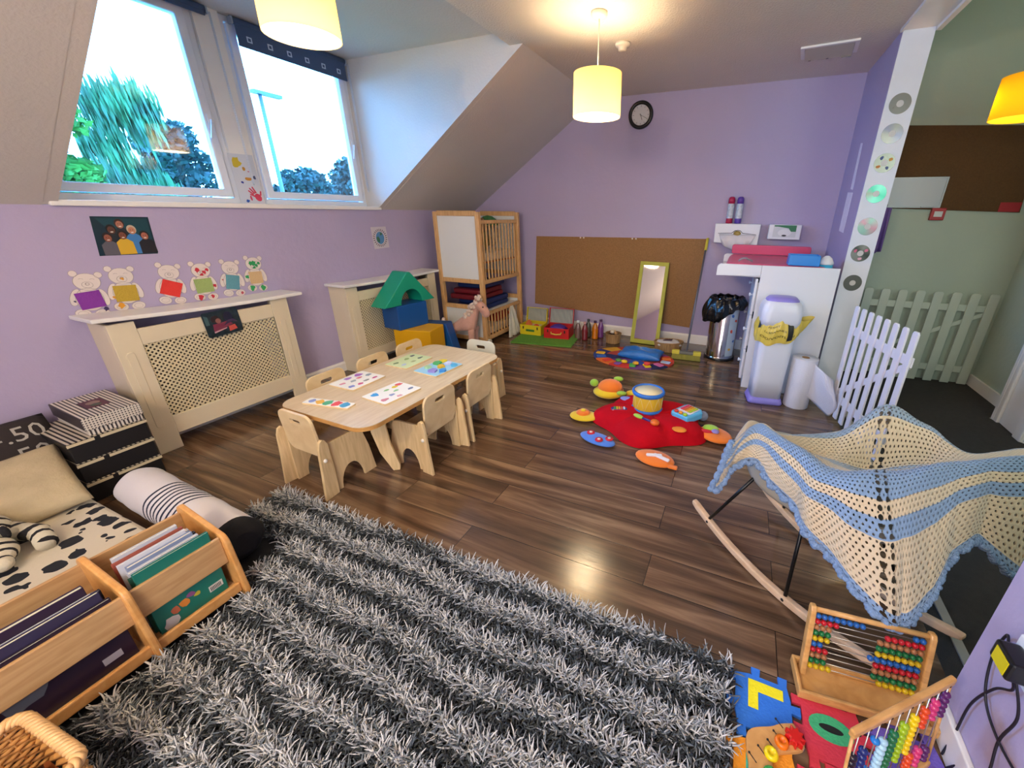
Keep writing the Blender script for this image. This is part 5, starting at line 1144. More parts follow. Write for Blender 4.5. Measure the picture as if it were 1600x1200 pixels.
b = B(); b.prism(rrect(.02,-5.1,1.32,-3.87,.06), 0.001, .10); tag(b.obj('floor_mattress', dal_mat(), bevel=.03, bseg=4), 'floor mattress with dark paw print spots on cream fabric behind the book unit', 'mattress')
# dark cushion with chalk numbers
NC = mat('dark_chalkboard_fabric', '#2c2424', .9, bump=.4, bscale=14, noise=.12, nscale=8); CHK = mat('chalk_print', '#aaa49c', .9)
t = thing('number_cushion', 'dark long cushion printed with chalk style numbers leaning on the left wall', 'cushion', (.14, -4.17, .275))
Mc = RY(math.radians(58)) @ RZ(PI)
def cus(u, v, sg):
    e = max(0,1-abs(2*u-1)**4)**.35*max(0,1-abs(2*v-1)**4)**.35; w2 = .006*math.sin(9*u+3*v)+.006*math.sin(15*v)
    return tuple(Mc @ Vector(((v-.5)*.27, (u-.5)*.76, sg*(.05*e+w2*e))))
q = B(); q.grid(lambda u,v: cus(u,v,1), 30, 14); q.grid(lambda u,v: cus(1-u,v,-1), 30, 14); q.obj('cushion_body', NC, t)
def oncus(yy, xx):   # yy along the wall, xx up the face
    u = yy/.76+.5; v = xx/.27+.5; p = Vector(cus(u, v, 1)); return tuple(p + (Mc.to_3x3() @ Vector((0,0,.002))))
for tx, y0, z0, s_ in (('0 =.50', .085, .02, .105), ('50 -.50', .04, -.085, .105), ('+25=', -.34, .02, .09)):
    # the face leans back, so text runs along +y with its top up the wall
    text_on(tx, s_, lambda x, y, y0=y0, z0=z0: oncus(-(y0+x), z0+y), CHK, t, 'printed_numbers', ext=.001)
b = B(); b.M = T(.43,-3.99,.20) @ RZ(math.radians(-8)) @ RY(math.radians(22)) @ RX(math.radians(6)); b.pillow(0,0,0,.42,.27,.11,22,.38,.035,2)
tag(b.obj('pillow', mat('beige_slub_cotton','#b7a888',.95,bump=.5,bscale=50,noise=.08,nscale=12)), 'crumpled beige pillow on the mattress beside the black boxes', 'pillow')
# zebra toy blanket
def zeb():
    m = mat('zebra_plush','#cfc7b2',.95,bump=.5,bscale=70); nt,N,K=nodes(m); p=N['Principled BSDF']; tc=N.new('ShaderNodeTexCoord'); wv=N.new('ShaderNodeTexWave'); wv.inputs['Scale'].default_value=7; wv.inputs['Distortion'].default_value=6; wv.inputs['Detail Scale'].default_value=1.2; wv.inputs['Detail'].default_value=1
    K.new(tc.outputs['Object'],wv.inputs['Vector']); cr=N.new('ShaderNodeValToRGB'); cr.color_ramp.interpolation='CONSTANT'; cr.color_ramp.elements[0].color=L('#1c1b20'); cr.color_ramp.elements[1].color=L('#cfc7b2'); cr.color_ramp.elements[1].position=.27; K.new(wv.outputs[0],cr.inputs[0]); K.new(cr.outputs[0],p.inputs['Base Color']); return m
t = thing('zebra_toy', 'floppy cream and black striped zebra toy lying on the mattress', 'soft toy', (.66,-4.20,.10))
ZM = zeb()
q = B(); q.ball((-.05,.0,.075),.11,22,14,1.25,.9,.65,fn=lambda d:d*(1+.08*math.sin(30*d.x)+.06*math.sin(26*d.y))); q.obj('body', ZM, t)
q = B(); q.ball((.12,.02,.055),.06,18,12,1.3,.9,.8); q.ball((.20,.01,.045),.035,14,10,1.2,.9,.8); q.obj('head', ZM, t)
for k,(p0,p1,p2) in enumerate([((.0,.08,.06),(.09,.13,.04),(.18,.12,.03)),((-.02,-.08,.05),(.08,-.12,.04),(.17,-.09,.03)),((-.14,.05,.05),(-.20,.10,.04),(-.24,.16,.03))]):
    q = B(); q.tube([p0,p1,p2],[.035,.032,.030],12); q.obj('leg', ZM, t)
for s in (-1,1): q = B(); q.ball((.09,.02+s*.045,.10),.02,10,8,1,.6,1.5); q.obj('ear', ZM, t)
# bolster
t = thing('bolster', 'long white bolster with navy stripes and black end beside the book unit', 'bolster', (0,0,0))
A0, A1 = Vector((.60,-3.735,.094)), Vector((1.50,-3.775,.106)); ax = (A1-A0).normalized(); up_ = Vector((0,0,1)); sd_ = ax.cross(up_)
def bols(s0, s1, rr=.092):
    def f(u, v):
        s = s0+(s1-s0)*v; a = 2*PI*u; r = rr*(1-max(0,(.06-s)/.06)**2*.35 if s < .06 else 1)*(1+.02*math.sin(5*a+12*s)+.012*math.sin(40*s)); 
        if s > .95: r *= 1-((s-.95)/.05)**2*.5
        p = A0+(A1-A0)*s+(sd_*math.cos(a)+up_*math.sin(a)*.95)*r; return tuple(p)
    return f
WC, NV, BLB = mat('white_cotton','#d9d6dc',.85,bump=.3,bscale=20), mat('navy_print','#1c2440',.85), mat('black_cotton','#101014',.9,bump=.3,bscale=20)
q = B(); q.m(WC); q.grid(bols(0,.36),40,16,closeu=True)
ns = 8; s = .36
for k in range(ns):
    q.m(NV); q.grid(bols(s,s+.013),40,1,closeu=True); q.m(WC); q.grid(bols(s+.013,s+.034),40,2,closeu=True); s += .034
q.grid(bols(s,.925),40,12,closeu=True)
q.add([tuple(A0+(sd_*math.cos(2*PI*k/40)+up_*math.sin(2*PI*k/40)*.95)*.058) for k in range(40)], [tuple(range(40))])
q.obj('cover', None, t)
q = B(); q.grid(bols(.925,1.0),40,6,closeu=True); q.add([bols(1,1)(k/40,0) for k in range(40)], [tuple(range(40))]); q.obj('black_end', BLB, t)
# black boxes with striped lids
def strip_mat(name, axis, c1, c2, sc):
    m = mat(name, c1, .5); nt,N,K=nodes(m); p=N['Principled BSDF']; tc=N.new('ShaderNodeTexCoord'); wv=N.new('ShaderNodeTexWave'); wv.bands_direction=axis; wv.inputs['Scale'].default_value=sc
    K.new(tc.outputs['Object'],wv.inputs['Vector']); cr=N.new('ShaderNodeValToRGB'); cr.color_ramp.interpolation='CONSTANT'; cr.color_ramp.elements[0].color=L(c1); cr.color_ramp.elements[1].color=L(c2); cr.color_ramp.elements[1].position=.42; K.new(wv.outputs[0],cr.inputs[0]); K.new(cr.outputs[0],p.inputs['Base Color']); return m
STR = strip_mat('striped_lid_card','Y','#1b1719','#c9bda8',18)
BXM = mat('black_card','#0f0d10',.6); CRM = mat('cream_card_edge','#cdbf9f',.6)
for i,(z,lb) in enumerate([(0.0,'black storage box with striped lid, lowest of the three beside the radiator cover'),(.108,'black storage box with striped lid, middle of the three beside the radiator cover'),(.216,'black storage box with striped lid, top one right under the gift box')]):
    t = thing('storage_box', lb, 'box', (.235,-3.705,z+.0005))
    q = B(); q.box(-.185,-.135,0,.185,.135,.085); q.obj('box_body', BXM, t, bevel=.003)
    q = B(); q.m(STR); q.box(-.19,-.14,.1045,.19,.14,.1065); q.m(BXM); q.box(-.19,-.14,.085,.19,.14,.1044); q.obj('lid', None, t, bevel=.002)
    q = B(); q.m(CRM); q.box(.1905,-.139,.089,.1925,-.05,.1025); q.box(.1905,-.03,.089,.1925,.139,.1025); q.box(.1905,-.05,.089,.1915,-.03,.1025) if False else None; q.obj('label_strip', None, t)
GIFT = strip_mat('gift_stripe_card','Y','#3a3438','#d8d0c4',22); GIFD = mat('gift_dot_card','#cfc8bd',.5); nt,N,K=nodes(GIFD)
tc=N.new('ShaderNodeTexCoord'); mp=N.new('ShaderNodeMapping'); mp.inputs['Scale'].default_value=(90,90,90); K.new(tc.outputs['Object'],mp.inputs[0]); ck=N.new('ShaderNodeTexVoronoi'); ck.inputs['Randomness'].default_value=0; ck.inputs['Scale'].default_value=1; K.new(mp.outputs[0],ck.inputs['Vector']); lt=N.new('ShaderNodeMath'); lt.operation='LESS_THAN'; lt.inputs[1].default_value=.33; K.new(ck.outputs['Distance'],lt.inputs[0]); mx=N.new('ShaderNodeMix'); mx.data_type='RGBA'; mx.inputs[6].default_value=L('#cfc8bd'); mx.inputs[7].default_value=L('#3a3438'); K.new(lt.outputs[0],mx.inputs[0]); K.new(mx.outputs[2],N['Principled BSDF'].inputs['Base Color'])
t = thing('gift_box', 'striped and dotted gift box with picture label on top of the black boxes', 'box', (.235,-3.66,.3235), math.radians(-2))
q = B(); q.box(-.18,-.095,0,.18,.095,.05); q.obj('box_body', GIFT, t, bevel=.002)
q = B(); q.box(-.187,-.102,.03,.187,.102,.092); o=q.obj('lid', GIFT, t, bevel=.002); o.data.materials.append(GIFD)
for p in o.data.polygons:
    if p.normal.x > .9: p.material_index = 1
q = B(); q.m(mat('label_maroon','#5c3038',.5)); q.box(-.065,-.04,.0925,.065,.04,.0935); q.m(mat('label_tan','#8f7468',.5)); q.prism(circ(-.01,0,.025,14), .0935,.0942); q.m(mat('label_green','#46503c',.5)); q.prism(circ(.03,.0,.02,12), .0942,.0948); q.obj('picture_label', None, t)

# ================================================================== BOOK UNIT
BW = wood('birch_veneer', '#b98f5e', '#cda674', 5, (10, 1.2, 10), .35, .03)
BWE = wood('birch_edge', '#cf9350', '#dba564', 8, (4, 4, 4), .35, .03)
t = thing('book_unit', 'low birch book browser unit with dividers standing between mattress and rug', 'bookcase', (0,0,0))
X0b, X1b, Yf, Yn = 1.385, 1.625, -3.875, -4.95
def endp(y, nm, h0=.335, h1=.285):
    q = B(); n = 8
    out = [(X0b-.012,0.009),(X1b+.03,.009),(X1b+.028,.05)] + [(X1b-.02+.035*math.cos(a)+.0, h1-.045+.045*math.sin(a)) for a in [PI/2*i/n for i in range(n+1)]] + [(X0b+.02+.032*math.cos(a), h0-.032+.032*math.sin(a)) for a in [PI/2+PI/2*i/n for i in range(n+1)]]
    q.prism(out, y, y+.018, 'y'); return q.obj(nm, BWE, t, bevel=.005)
endp(Yf-.0, 'end_panel'); endp(Yn, 'end_panel')
endp(-4.125, 'divider', .33, .30)
endp(-4.50, 'divider', .33, .30)
B().box(X0b, Yn+.018, .04, X0b+.012, Yf, .305).obj('back_board', BW, t, bevel=.002)
q = B(); q.prism([(X1b-.018,.165),(X1b-.006,.165),(X1b-.006,.275),(X1b-.018,.275)], Yn+.018, Yf, 'y'); q.obj('front_rail', BW, t, bevel=.003)
B().box(X0b+.012, Yn+.018, .04, X1b-.0, Yf, .052).obj('bottom_board', BW, t, bevel=.002)
B().box(X1b-.0, Yn+.018, .035, X1b+.012, Yf, .075).obj('front_lip', BWE, t, bevel=.004)
q = B(); q.M = T(X1b-.006,-4.116,.215) @ RY(PI/2); q.lathe([(.001,0),(.007,0),(.006,.002),(.001,.003)],seg=14); q.obj('screw', mat('screw_metal','#8b7a55',.3,metal=.8), t)
# picture books, each one a thing
def book(label, y0, y1, x, th, h, c, tilt=0, edge='#d8d2c2', z=.0525):
    t = thing('picture_book', label, 'book', (x, (y0+y1)/2, z), rot=(0, math.radians(tilt), 0)); w2 = (y1-y0)/2
    q = B(); q.m(mat('book_'+c.strip('#'), c, .35)); q.box(-th/2,-w2,0,-th/2+.0015,w2,h); q.box(th/2-.0015,-w2,0,th/2,w2,h); q.box(-th/2,w2-.0015,0,th/2,w2,h); q.obj('cover', None, t)
    q = B(); q.box(-th/2+.0016,-w2+.003,.003,th/2-.0016,w2-.002,h-.004); q.obj('pages', mat('pages_'+edge.strip('#'), edge, .8), t)
    return t
bb = book('large green picture book with barcode, frontmost in the right compartment', -4.085, -3.895, 1.592, .010, .262, '#1f7a6a', 3)
q = B(); q.m(mat('barcode_white','#d8d8d0',.5)); q.box(.0052,.045,.03,.0058,.085,.055); q.m(mat('barcode_dark','#30302c',.5))
for k in range(8): q.box(.0058,.049+.004*k,.033,.0061,.051+.004*k,.05)
q.obj('barcode', None, bb)
q = B(); 
for k,(y,z,r,c) in enumerate([(-.02,.06,.016,'#d88a3a'),(.0,.075,.012,'#9a5a8a'),(-.045,.055,.014,'#c06a4a'),(.015,.062,.01,'#c8b83a')]): q.m(mat('illus_'+c.strip('#'),c,.5)); q.M=T(.0051,y,z)@RY(PI/2); blob(q,0,0,r,0,.0006,9,k)
q.M = T(.0051,-.065,.02)@RY(PI/2); q.m(mat('barcode_white')); blob(q,0,0,.022,0,.0005,9,5); q.obj('illustration', None, bb)
cs = ['#2c5a4a','#c8ccd8','#8a98b8','#d8dae0','#3a3848','#b8c0d0','#a8584a','#cdd2da']
ds = ['dark green','pale grey','dusty blue','off-white','slate','light blue-grey','brick red','whitish']
xb = 1.574
for k in range(8):
    th = .008+.003*(k % 3); book('%s thin picture book, %s behind the green one in the right compartment' % (ds[k], ['first','second','third','fourth','fifth','sixth','seventh','eighth'][k]), -4.09+.006*(k%3), -3.90-.008*(k%4), xb-th/2, th, .24+.012*((k*5)%4), cs[k], 3); xb -= th+.0025
cs2 = ['#241a30','#3a3450','#c2c6d0','#2a2a3a','#8a94ae','#3c2c44']
ds2 = ['dark plum','dark slate violet','pale grey','near-black blue','greyish blue','dark aubergine']
xb = 1.598
for k in range(6):
    th = .010+.003*(k % 3); book('%s picture book, %s from the front in the middle compartment' % (ds2[k], ['first','second','third','fourth','fifth','sixth'][k]), -4.475+.005*(k%3), -4.14-.01*(k%3), xb-th/2, th, .235+.010*((k*3)%4), cs2[k], 3); xb -= th+.003
bq = [o for o in bpy.data.objects if o.name.startswith('picture_book') and 'first from' in o.get('label','')][0]
q = B(); q.m(mat('sticker_grey','#a9a7b0',.5)); q.box(.0053,.10,.03,.0058,.14,.055); q.obj('sticker', None, bq); q = B(); q.m(mat('faded_grey_print','#5c6068',.5)); q.M=T(.0052,-.03,.11)@RY(PI/2); blob(q,0,0,.05,0,.0005,11,3); q.obj('faded_print', None, bq)
book('black picture book leaning in the nearest compartment of the book unit', -4.92, -4.53, 1.585, .02, .22, '#1b1822', 3)

# ================================================================== WICKER BASKET (bottom left)
t = thing('wicker_basket', 'square golden wicker basket holding red toys in the bottom left corner', 'basket', (1.86,-4.475,.045), math.radians(4))
WB = mat('golden_wicker','#c08a4a',.45,noise=.15,nscale=30)
WD = mat('wicker_dark','#8a4a22',.6)
hw, hh = .125, .165
q = B(); q.m(WD); q.box(-hw+.008,-hw+.008,0,hw-.008,hw-.008,.006); q.obj('bottom', None, t)
q = B(); n = 9
for lv in range(13):
    z = .006+lv*.012
    for sx,sy,ex,ey in ((-1,-1,1,-1),(1,-1,1,1),(1,1,-1,1),(-1,1,-1,-1)):
        pts = []
        for k in range(19):
            s_ = k/18; x = (sx+(ex-sx)*s_)*hw; y = (sy+(ey-sy)*s_)*hw; wv = .0035*math.cos(PI*(k+lv)); nx, ny = (ey-sy)/2, -(ex-sx)/2
            pts.append((x+nx*wv, y+ny*wv, z))
        q.tube(pts, .0055, 6)
q.obj('woven_wall', WB, t)
q = B()
for k in range(10):
    s_ = -1+2*k/9
    for a,b2 in ((s_*hw,-hw),(s_*hw,hw),(-hw,s_*hw),(hw,s_*hw)): q.tube([(a,b2,0),(a,b2,hh-.006)], .003, 5)
q.obj('stakes', WB, t)
q = B(); R2 = rrect(-hw-.004,-hw-.004,hw+.004,hw+.004,.03,6); n = len(R2); per = []
M2 = 160
def along(s_):
    d = s_*n; i = int(d) % n; f = d-int(d); a, c = R2[i], R2[(i+1)%n]; return a[0]+(c[0]-a[0])*f, a[1]+(c[1]-a[1])*f
# resample evenly
ln = [0]
for i in range(n): ln.append(ln[-1]+math.dist(R2[i], R2[(i+1)%n]))
def even(s_):
    d = (s_ % 1)*ln[-1]
    for i in range(n):
        if ln[i+1] >= d: f = (d-ln[i])/max(1e-9, ln[i+1]-ln[i]); a, c = R2[i], R2[(i+1)%n]; return a[0]+(c[0]-a[0])*f, a[1]+(c[1]-a[1])*f
    return R2[0]
for st in range(3):
    pts = []
    for k in range(240):
        s_ = k/240; x, y = even(s_); x2, y2 = even(s_+.003); tx, ty = x2-x, y2-y; l = math.hypot(tx, ty) or 1; nx, ny = ty/l, -tx/l; a = 2*PI*(s_*26+st/3)
        pts.append((x+nx*.008*math.cos(a), y+ny*.008*math.cos(a), hh+.008*math.sin(a)))
    q.tube(pts, .0065, 7, closed=True)
q.obj('braided_rim', mat('pale_wicker','#d8ac74',.4,noise=.15,nscale=30), t)
b = B(); b.ball((0,0,0),.042,20,14,1.1,1,.9); tag(b.obj('toy_ball', mat('glossy_red','#d8200c',.25)), 'glossy red toy inside the wicker basket', 'toy', loc=(1.83,-4.50,.095))
b = B(); b.ball((0,0,0),.036,18,12,1,1.3,.8); tag(b.obj('toy_ball', mat('dark_red_toy','#6a140c',.5)), 'dark red toy deeper in the wicker basket', 'toy', loc=(1.91,-4.44,.083))
b = B(); b.pillow(0,0,0,.2,.2,.04,12,.3,.1,5); tag(b.obj('basket_lining', mat('rust_cloth','#7a3014',.9)), 'rust coloured cloth lining the wicker basket', 'cloth', loc=(1.86,-4.475,.075))

# ================================================================== ROCKING CHAIR UNDER THE SHAWL
ROCK = wood('pale_rocker_wood', '#c9a684', '#dcbc9c', 5, (3, 3, 8), .4, .03)
t = thing('rocking_chair', 'grey shell rocking chair with pale wooden runners under the crochet shawl', 'rocking chair', (0,0,0))
# runner 1 (near), runner 2 (far); z follows a shallow arc
def runner(P0, P1, zs):
    P0 = Vector(P0+(0,)); P1 = Vector(P1+(0,)); d = (P1-P0); side = Vector((-d.y, d.x, 0)).normalized()*.013
    n = 28; vs = []
    for i in range(n+1):
        s_ = i/n; p = P0+d*s_; z = .016+zs*(2*s_-1)**2; th = .019 if 1 <= i <= n-1 else .012
        for sg, hz in ((-1,-1),(1,-1),(1,1),(-1,1)): vs.append((p.x+side.x*sg, p.y+side.y*sg, z+hz*th*.8))
    fs = [(0,3,2,1), (n*4, n*4+1, n*4+2, n*4+3)]
    for i in range(n):
        for k in range(4): fs.append((i*4+k, i*4+(k+1)%4, (i+1)*4+(k+1)%4, (i+1)*4+k))
    return B().add(vs, fs)
runner((3.105,-2.79),(3.70,-3.32),.075).obj('runner', ROCK, t, bevel=.006)
runner((3.41,-2.56),(3.975,-3.115),.075).obj('runner', ROCK, t, bevel=.006)
ROD = mat('black_steel_rod','#0c0c0e',.35,metal=.3)
def rpt(P0,P1,s_,zs=.075): return (P0[0]+(P1[0]-P0[0])*s_, P0[1]+(P1[1]-P0[1])*s_, .03+zs*(2*s_-1)**2)
RA, RBn = ((3.105,-2.79),(3.70,-3.32)), ((3.41,-2.56),(3.975,-3.115))
for (pr, s_, top) in ((RA,.13,(3.32,-2.90,.36)),(RA,.62,(3.50,-2.98,.37)),(RBn,.15,(3.52,-2.70,.36)),(RBn,.80,(3.70,-2.90,.37))):
    q = B(); q.tube([rpt(pr[0],pr[1],s_), top], .0068, 10); q.obj('strut', ROD, t)
q = B(); q.tube([(3.32,-2.90,.36),(3.50,-2.98,.37),(3.70,-2.90,.37),(3.52,-2.70,.36)], .006, 8, closed=True); q.obj('under_frame', ROD, t)
for s_ in (.13,.62):
    p = rpt(RA[0],RA[1],s_); d = (Vector(RA[1]+(0,))-Vector(RA[0]+(0,))).normalized(); nn = Vector((d.y,-d.x,0))
    q = B(); q.tube([tuple(Vector(p)+nn*.0125-Vector((0,0,.013))), tuple(Vector(p)+nn*.0145-Vector((0,0,.013)))], .006, 12); q.obj('bolt', ROD, t)
# moulded shell
SHL = mat('warm_grey_shell','#a9a69c',.4)
cs_ = Vector((3.59,-2.86,.0)); dd = math.radians(-20)
def shell(u, v):
    a = 2*PI*u; r = v
    rx, ry = .335, .235
    rim = .425+.045*math.cos(a-math.radians(205)); k = min(1, v/.55); h = max(0, (v-.55)/.45)
    rr_ = .84*k + .16*h**.6 if v > .55 else .84*k
    p = RZ(dd) @ Vector((rx*rr_*math.cos(a), ry*rr_*math.sin(a), 0)); z = .315+.02*k**3+(rim-.335)*h**1.3
    return (cs_.x+p.x, cs_.y+p.y, z)
q = B(); q.grid(shell, 56, 16, closeu=True); o = q.obj('shell', SHL, t); md = o.modifiers.new('s','SOLIDIFY'); md.thickness = .008; md.offset = 0

# shawl: a crochet cloth laid over the shell, modelled from fold lines
NET = [
 [(3.19,-2.82,.34),(3.262,-2.76,.44),(3.41,-2.66,.42),(3.62,-2.56,.43),(3.80,-2.47,.48),(3.95,-2.46,.44),(4.05,-2.54,.42),(4.21,-2.50,.44)],
 [(3.215,-2.88,.47),(3.272,-2.79,.545),(3.408,-2.760,.505),(3.617,-2.650,.505),(3.772,-2.573,.62),(3.920,-2.570,.565),(4.030,-2.655,.52),(4.199,-2.606,.55)],
 [(3.225,-2.91,.505),(3.300,-2.80,.55),(3.435,-2.80,.49),(3.60,-2.79,.445),(3.745,-2.74,.42),(3.90,-2.70,.46),(4.02,-2.74,.53),(4.18,-2.68,.57)],
 [(3.209,-2.965,.49),(3.298,-2.835,.558),(3.404,-2.935,.565),(3.513,-3.065,.565),(3.646,-3.055,.58),(3.78,-2.985,.59),(3.935,-2.885,.60),(4.125,-2.790,.60)],
 [(3.192,-2.985,.42),(3.294,-2.895,.51),(3.388,-3.030,.50),(3.506,-3.140,.47),(3.66,-3.190,.44),(3.790,-3.095,.46),(3.945,-2.945,.51),(4.144,-2.850,.50)],
 [(3.166,-2.985,.33),(3.288,-2.935,.465),(3.400,-3.050,.415),(3.530,-3.170,.345),(3.680,-3.290,.245),(3.815,-3.185,.27),(3.935,-3.000,.39),(4.120,-2.960,.26)]]
def cr_(p0,p1,p2,p3,t): return .5*((2*p1)+(-p0+p2)*t+(2*p0-5*p1+4*p2-p3)*t*t+(-p0+3*p1-3*p2+p3)*t*t*t)
def net(u, v):
    """u along 0..7, v 0..5, Catmull-Rom both ways"""
    iu = min(6, int(u)); fu = u-iu; iv = min(4, int(v)); fv = v-iv; rows = []
    for j in range(iv-1, iv+3):
        j2 = min(5, max(0, j)); pts = [Vector(NET[j2][min(7, max(0, i))]) for i in range(iu-1, iu+3)]; rows.append(cr_(*pts, fu))
    return cr_(*rows, fv)
def shawl_pt(u, v):
    p = net(u*7, v*5)
    hang = max(0, (v-.58)/.42)                       # folds grow towards the hem
    w_ = math.sin(u*46)*.014*hang + math.sin(u*23+1.3)*.018*hang + .003*math.sin(u*60+v*9)
    return (p.x + w_*.5, p.y - abs(w_)*.6 + w_*.3, p.z + .004*math.sin(u*31+v*17))
def crochet_mat():
    m = mat('crochet_wool', '#c9b592', .95, sheen=.3); nt, N, K = nodes(m); p = N['Principled BSDF']
    uv = N.new('ShaderNodeUVMap'); uv.uv_map = 'UVMap'; sx = N.new('ShaderNodeSeparateXYZ'); K.new(uv.outputs[0], sx.inputs[0])
    # stripes by v, from the far rim to the hem
    cr = N.new('ShaderNodeValToRGB'); cr.color_ramp.interpolation = 'CONSTANT'; E = cr.color_ramp.elements
    CRM_, BLU, BL2 = L('#cdbb9f'), L('#7d98bb'), L('#8a9cb0')
    E[0].position = 0; E[0].color = CRM_; E[1].position = .17; E[1].color = BL2
    for pos, c in ((.245, CRM_), (.40, BL2), (.46, CRM_), (.565, BLU), (.69, CRM_), (.74, BLU), (.80, CRM_), (.965, BLU)): e = E.new(pos); e.color = c
    K.new(sx.outputs['Y'], cr.inputs[0]); K.new(cr.outputs[0], p.inputs['Base Color'])
    def M(op, a, b=None, c=None):
        n = N.new('ShaderNodeMath'); n.operation = op
        for i, x in enumerate((a, b, c)):
            if x is None: continue
            if isinstance(x, (int, float)): n.inputs[i].default_value = x
            else: K.new(x, n.inputs[i])
        return n.outputs[0]
    NU, NV = 76, 60
    rv = M('MULTIPLY', sx.outputs['Y'], NV); row = M('FLOOR', rv); fv = M('SUBTRACT', M('FRACT', rv), .5)
    off = M('MULTIPLY', M('MODULO', row, 2), .5)
    fu = M('SUBTRACT', M('FRACT', M('ADD', M('MULTIPLY', sx.outputs['X'], NU), off)), .5)
    dist = M('ADD', M('POWER', M('ABSOLUTE', M('MULTIPLY', fu, 1.25)), 2), M('POWER', M('ABSOLUTE', M('MULTIPLY', fv, 1.05)), 2))
    hole = M('LESS_THAN', dist, .066)
    # the openwork corner line
    du = M('ABSOLUTE', M('SUBTRACT', M('ABSOLUTE', M('SUBTRACT', sx.outputs['X'], 4.0/7)), .013))
    fv2 = M('SUBTRACT', M('FRACT', M('MULTIPLY', sx.outputs['Y'], 40)), .5)
    d2 = M('ADD', M('POWER', M('MULTIPLY', du, 125), 2), M('POWER', M('MULTIPLY', M('ABSOLUTE', fv2), 2.6), 2))
    h2 = M('LESS_THAN', d2, .85)
    al = M('SUBTRACT', 1, M('MAXIMUM', hole, h2)); K.new(al, p.inputs['Alpha'])
    b = N.new('ShaderNodeBump'); b.inputs['Strength'].default_value = .7; b.inputs['Distance'].default_value = .006
    K.new(M('MINIMUM', dist, .25), b.inputs['Height']); K.new(b.outputs[0], p.inputs['Normal'])
    return m
def uv_grid(name, fn, nu, nv, m, parent):
    me = bpy.data.meshes.new(name); vs = [fn(i/nu, j/nv) for j in range(nv+1) for i in range(nu+1)]
    fs = [(j*(nu+1)+i, j*(nu+1)+i+1, (j+1)*(nu+1)+i+1, (j+1)*(nu+1)+i) for j in range(nv) for i in range(nu)]
    me.from_pydata([tuple(q) for q in vs], [], fs); uvl = me.uv_layers.new(name='UVMap')
    for lp_ in me.loops: k = lp_.vertex_index; uvl.data[lp_.index].uv = ((k % (nu+1))/nu, (k//(nu+1))/nv)
    me.polygons.foreach_set('use_smooth', [True]*len(me.polygons)); me.materials.append(m); me.update()
    o = bpy.data.objects.new(name, me); COL.objects.link(o); o.parent = parent; return o
t = thing('crochet_shawl', 'cream and blue striped crochet shawl with ruffled edge draped over the rocking chair', 'shawl', (0,0,0))
o = uv_grid('shawl_cloth', shawl_pt, 190, 150, crochet_mat(), t)
md = o.modifiers.new('s', 'SOLIDIFY'); md.thickness = .004; md.offset = 1
RUF = mat('blue_ruffle_wool', '#7f9ac0', .95, bump=.9, bscale=160, noise=.15, nscale=60)
def ruf(u, v):
    p = Vector(shawl_pt(u, 1.0)); a = u*150; amp = .012*v
    return (p.x + amp*math.sin(a), p.y - .006*v + amp*math.cos(a*1.0+.7), p.z - .026*v + .008*v*math.sin(a*.5+2))
q = B(); rn = random.Random(21)
for k in range(230):
    u = k/229; p = Vector(shawl_pt(u, 1.0)); lob = abs(math.sin(k*.42)); q.ball(tuple(p+Vector((rn.uniform(-.004,.004), -.004*lob, -.004-.012*lob))), .0085+.004*lob, 9, 6, 1, rn.uniform(.6,1), rn.uniform(.8,1.1))
q.obj('ruffle', RUF, t)
def ruf2(u, v):
    p = Vector(shawl_pt(0, .25+.75*u)); a = u*60; amp = .010*v
    return (p.x - .012*v + amp*math.sin(a), p.y + amp*math.cos(a), p.z - .020*v)
q = B()
for k in range(60):
    p = Vector(shawl_pt(0, .3+.7*k/59)); lob = abs(math.sin(k*.5)); q.ball(tuple(p+Vector((-.004-.008*lob, rn.uniform(-.003,.003), -.006*lob))), .0085+.004*lob, 9, 6, 1, rn.uniform(.6,1), 1)
q.obj('ruffle', RUF, t)

# threshold strip between laminate and hall carpet
b = B(); b.prism([(3.99,-3.352),(4.02,-3.352),(4.02,-.86),(3.99,-.86)], .0005, .006); struct(b.obj('trim_6', mat('brushed_threshold','#a7a39c',.4,metal=.4)))

# ================================================================== FOAM TILES, ABACUS, CATERPILLAR
def teeth(x0, y0, s_, off=0):
    """outline of a square interlocking tile"""
    pts = []; n = 4; c = s_/n/2
    def edge(ax, ay, bx, by, nx, ny):
        for k in range(n):
            for f, h in ((.22,0),(.16,.024),(.84,.024),(.78,0)) if (k % 2 == off) else ():
                s2 = (k+f)/n; pts.append((ax+(bx-ax)*s2+nx*h, ay+(by-ay)*s2+ny*h))
            for f in (() if k % 2 == off else (.0,)): s2 = (k+f)/n; pts.append((ax+(bx-ax)*s2, ay+(by-ay)*s2))
    edge(x0,y0,x0+s_,y0,0,-1); edge(x0+s_,y0,x0+s_,y0+s_,1,0); edge(x0+s_,y0+s_,x0,y0+s_,0,1); edge(x0,y0+s_,x0,y0,-1,0)
    return pts
def foam(n_, c): return mat(n_, c, .8, bump=.3, bscale=120, noise=.05)
FB, FO, FR, FY, FG, FT, FV = foam('foam_blue','#2c74d8'), foam('foam_orange','#ee9a26'), foam('foam_red','#cf3448'), foam('foam_yellow','#f0e41c'), foam('foam_green','#3fae74'), foam('foam_teal','#3cb8a6'), foam('foam_violet','#6c58b4')
def tile(label, x, y, s_, c, inner=None, rz=0):
    t = thing('foam_tile', label, 'foam tile', (x, y, .001), rz)
    q = B(); q.prism(teeth(0,0,s_), 0, .010); q.obj('tile', c, t)
    if inner: inner(t)
    return t
def numL(t):
    q = B(); q.prism([(.035,.055),(.035,.135),(.13,.135),(.13,.105),(.062,.105),(.062,.055)], .0102, .0114); q.obj('number_inlay', FY, t)
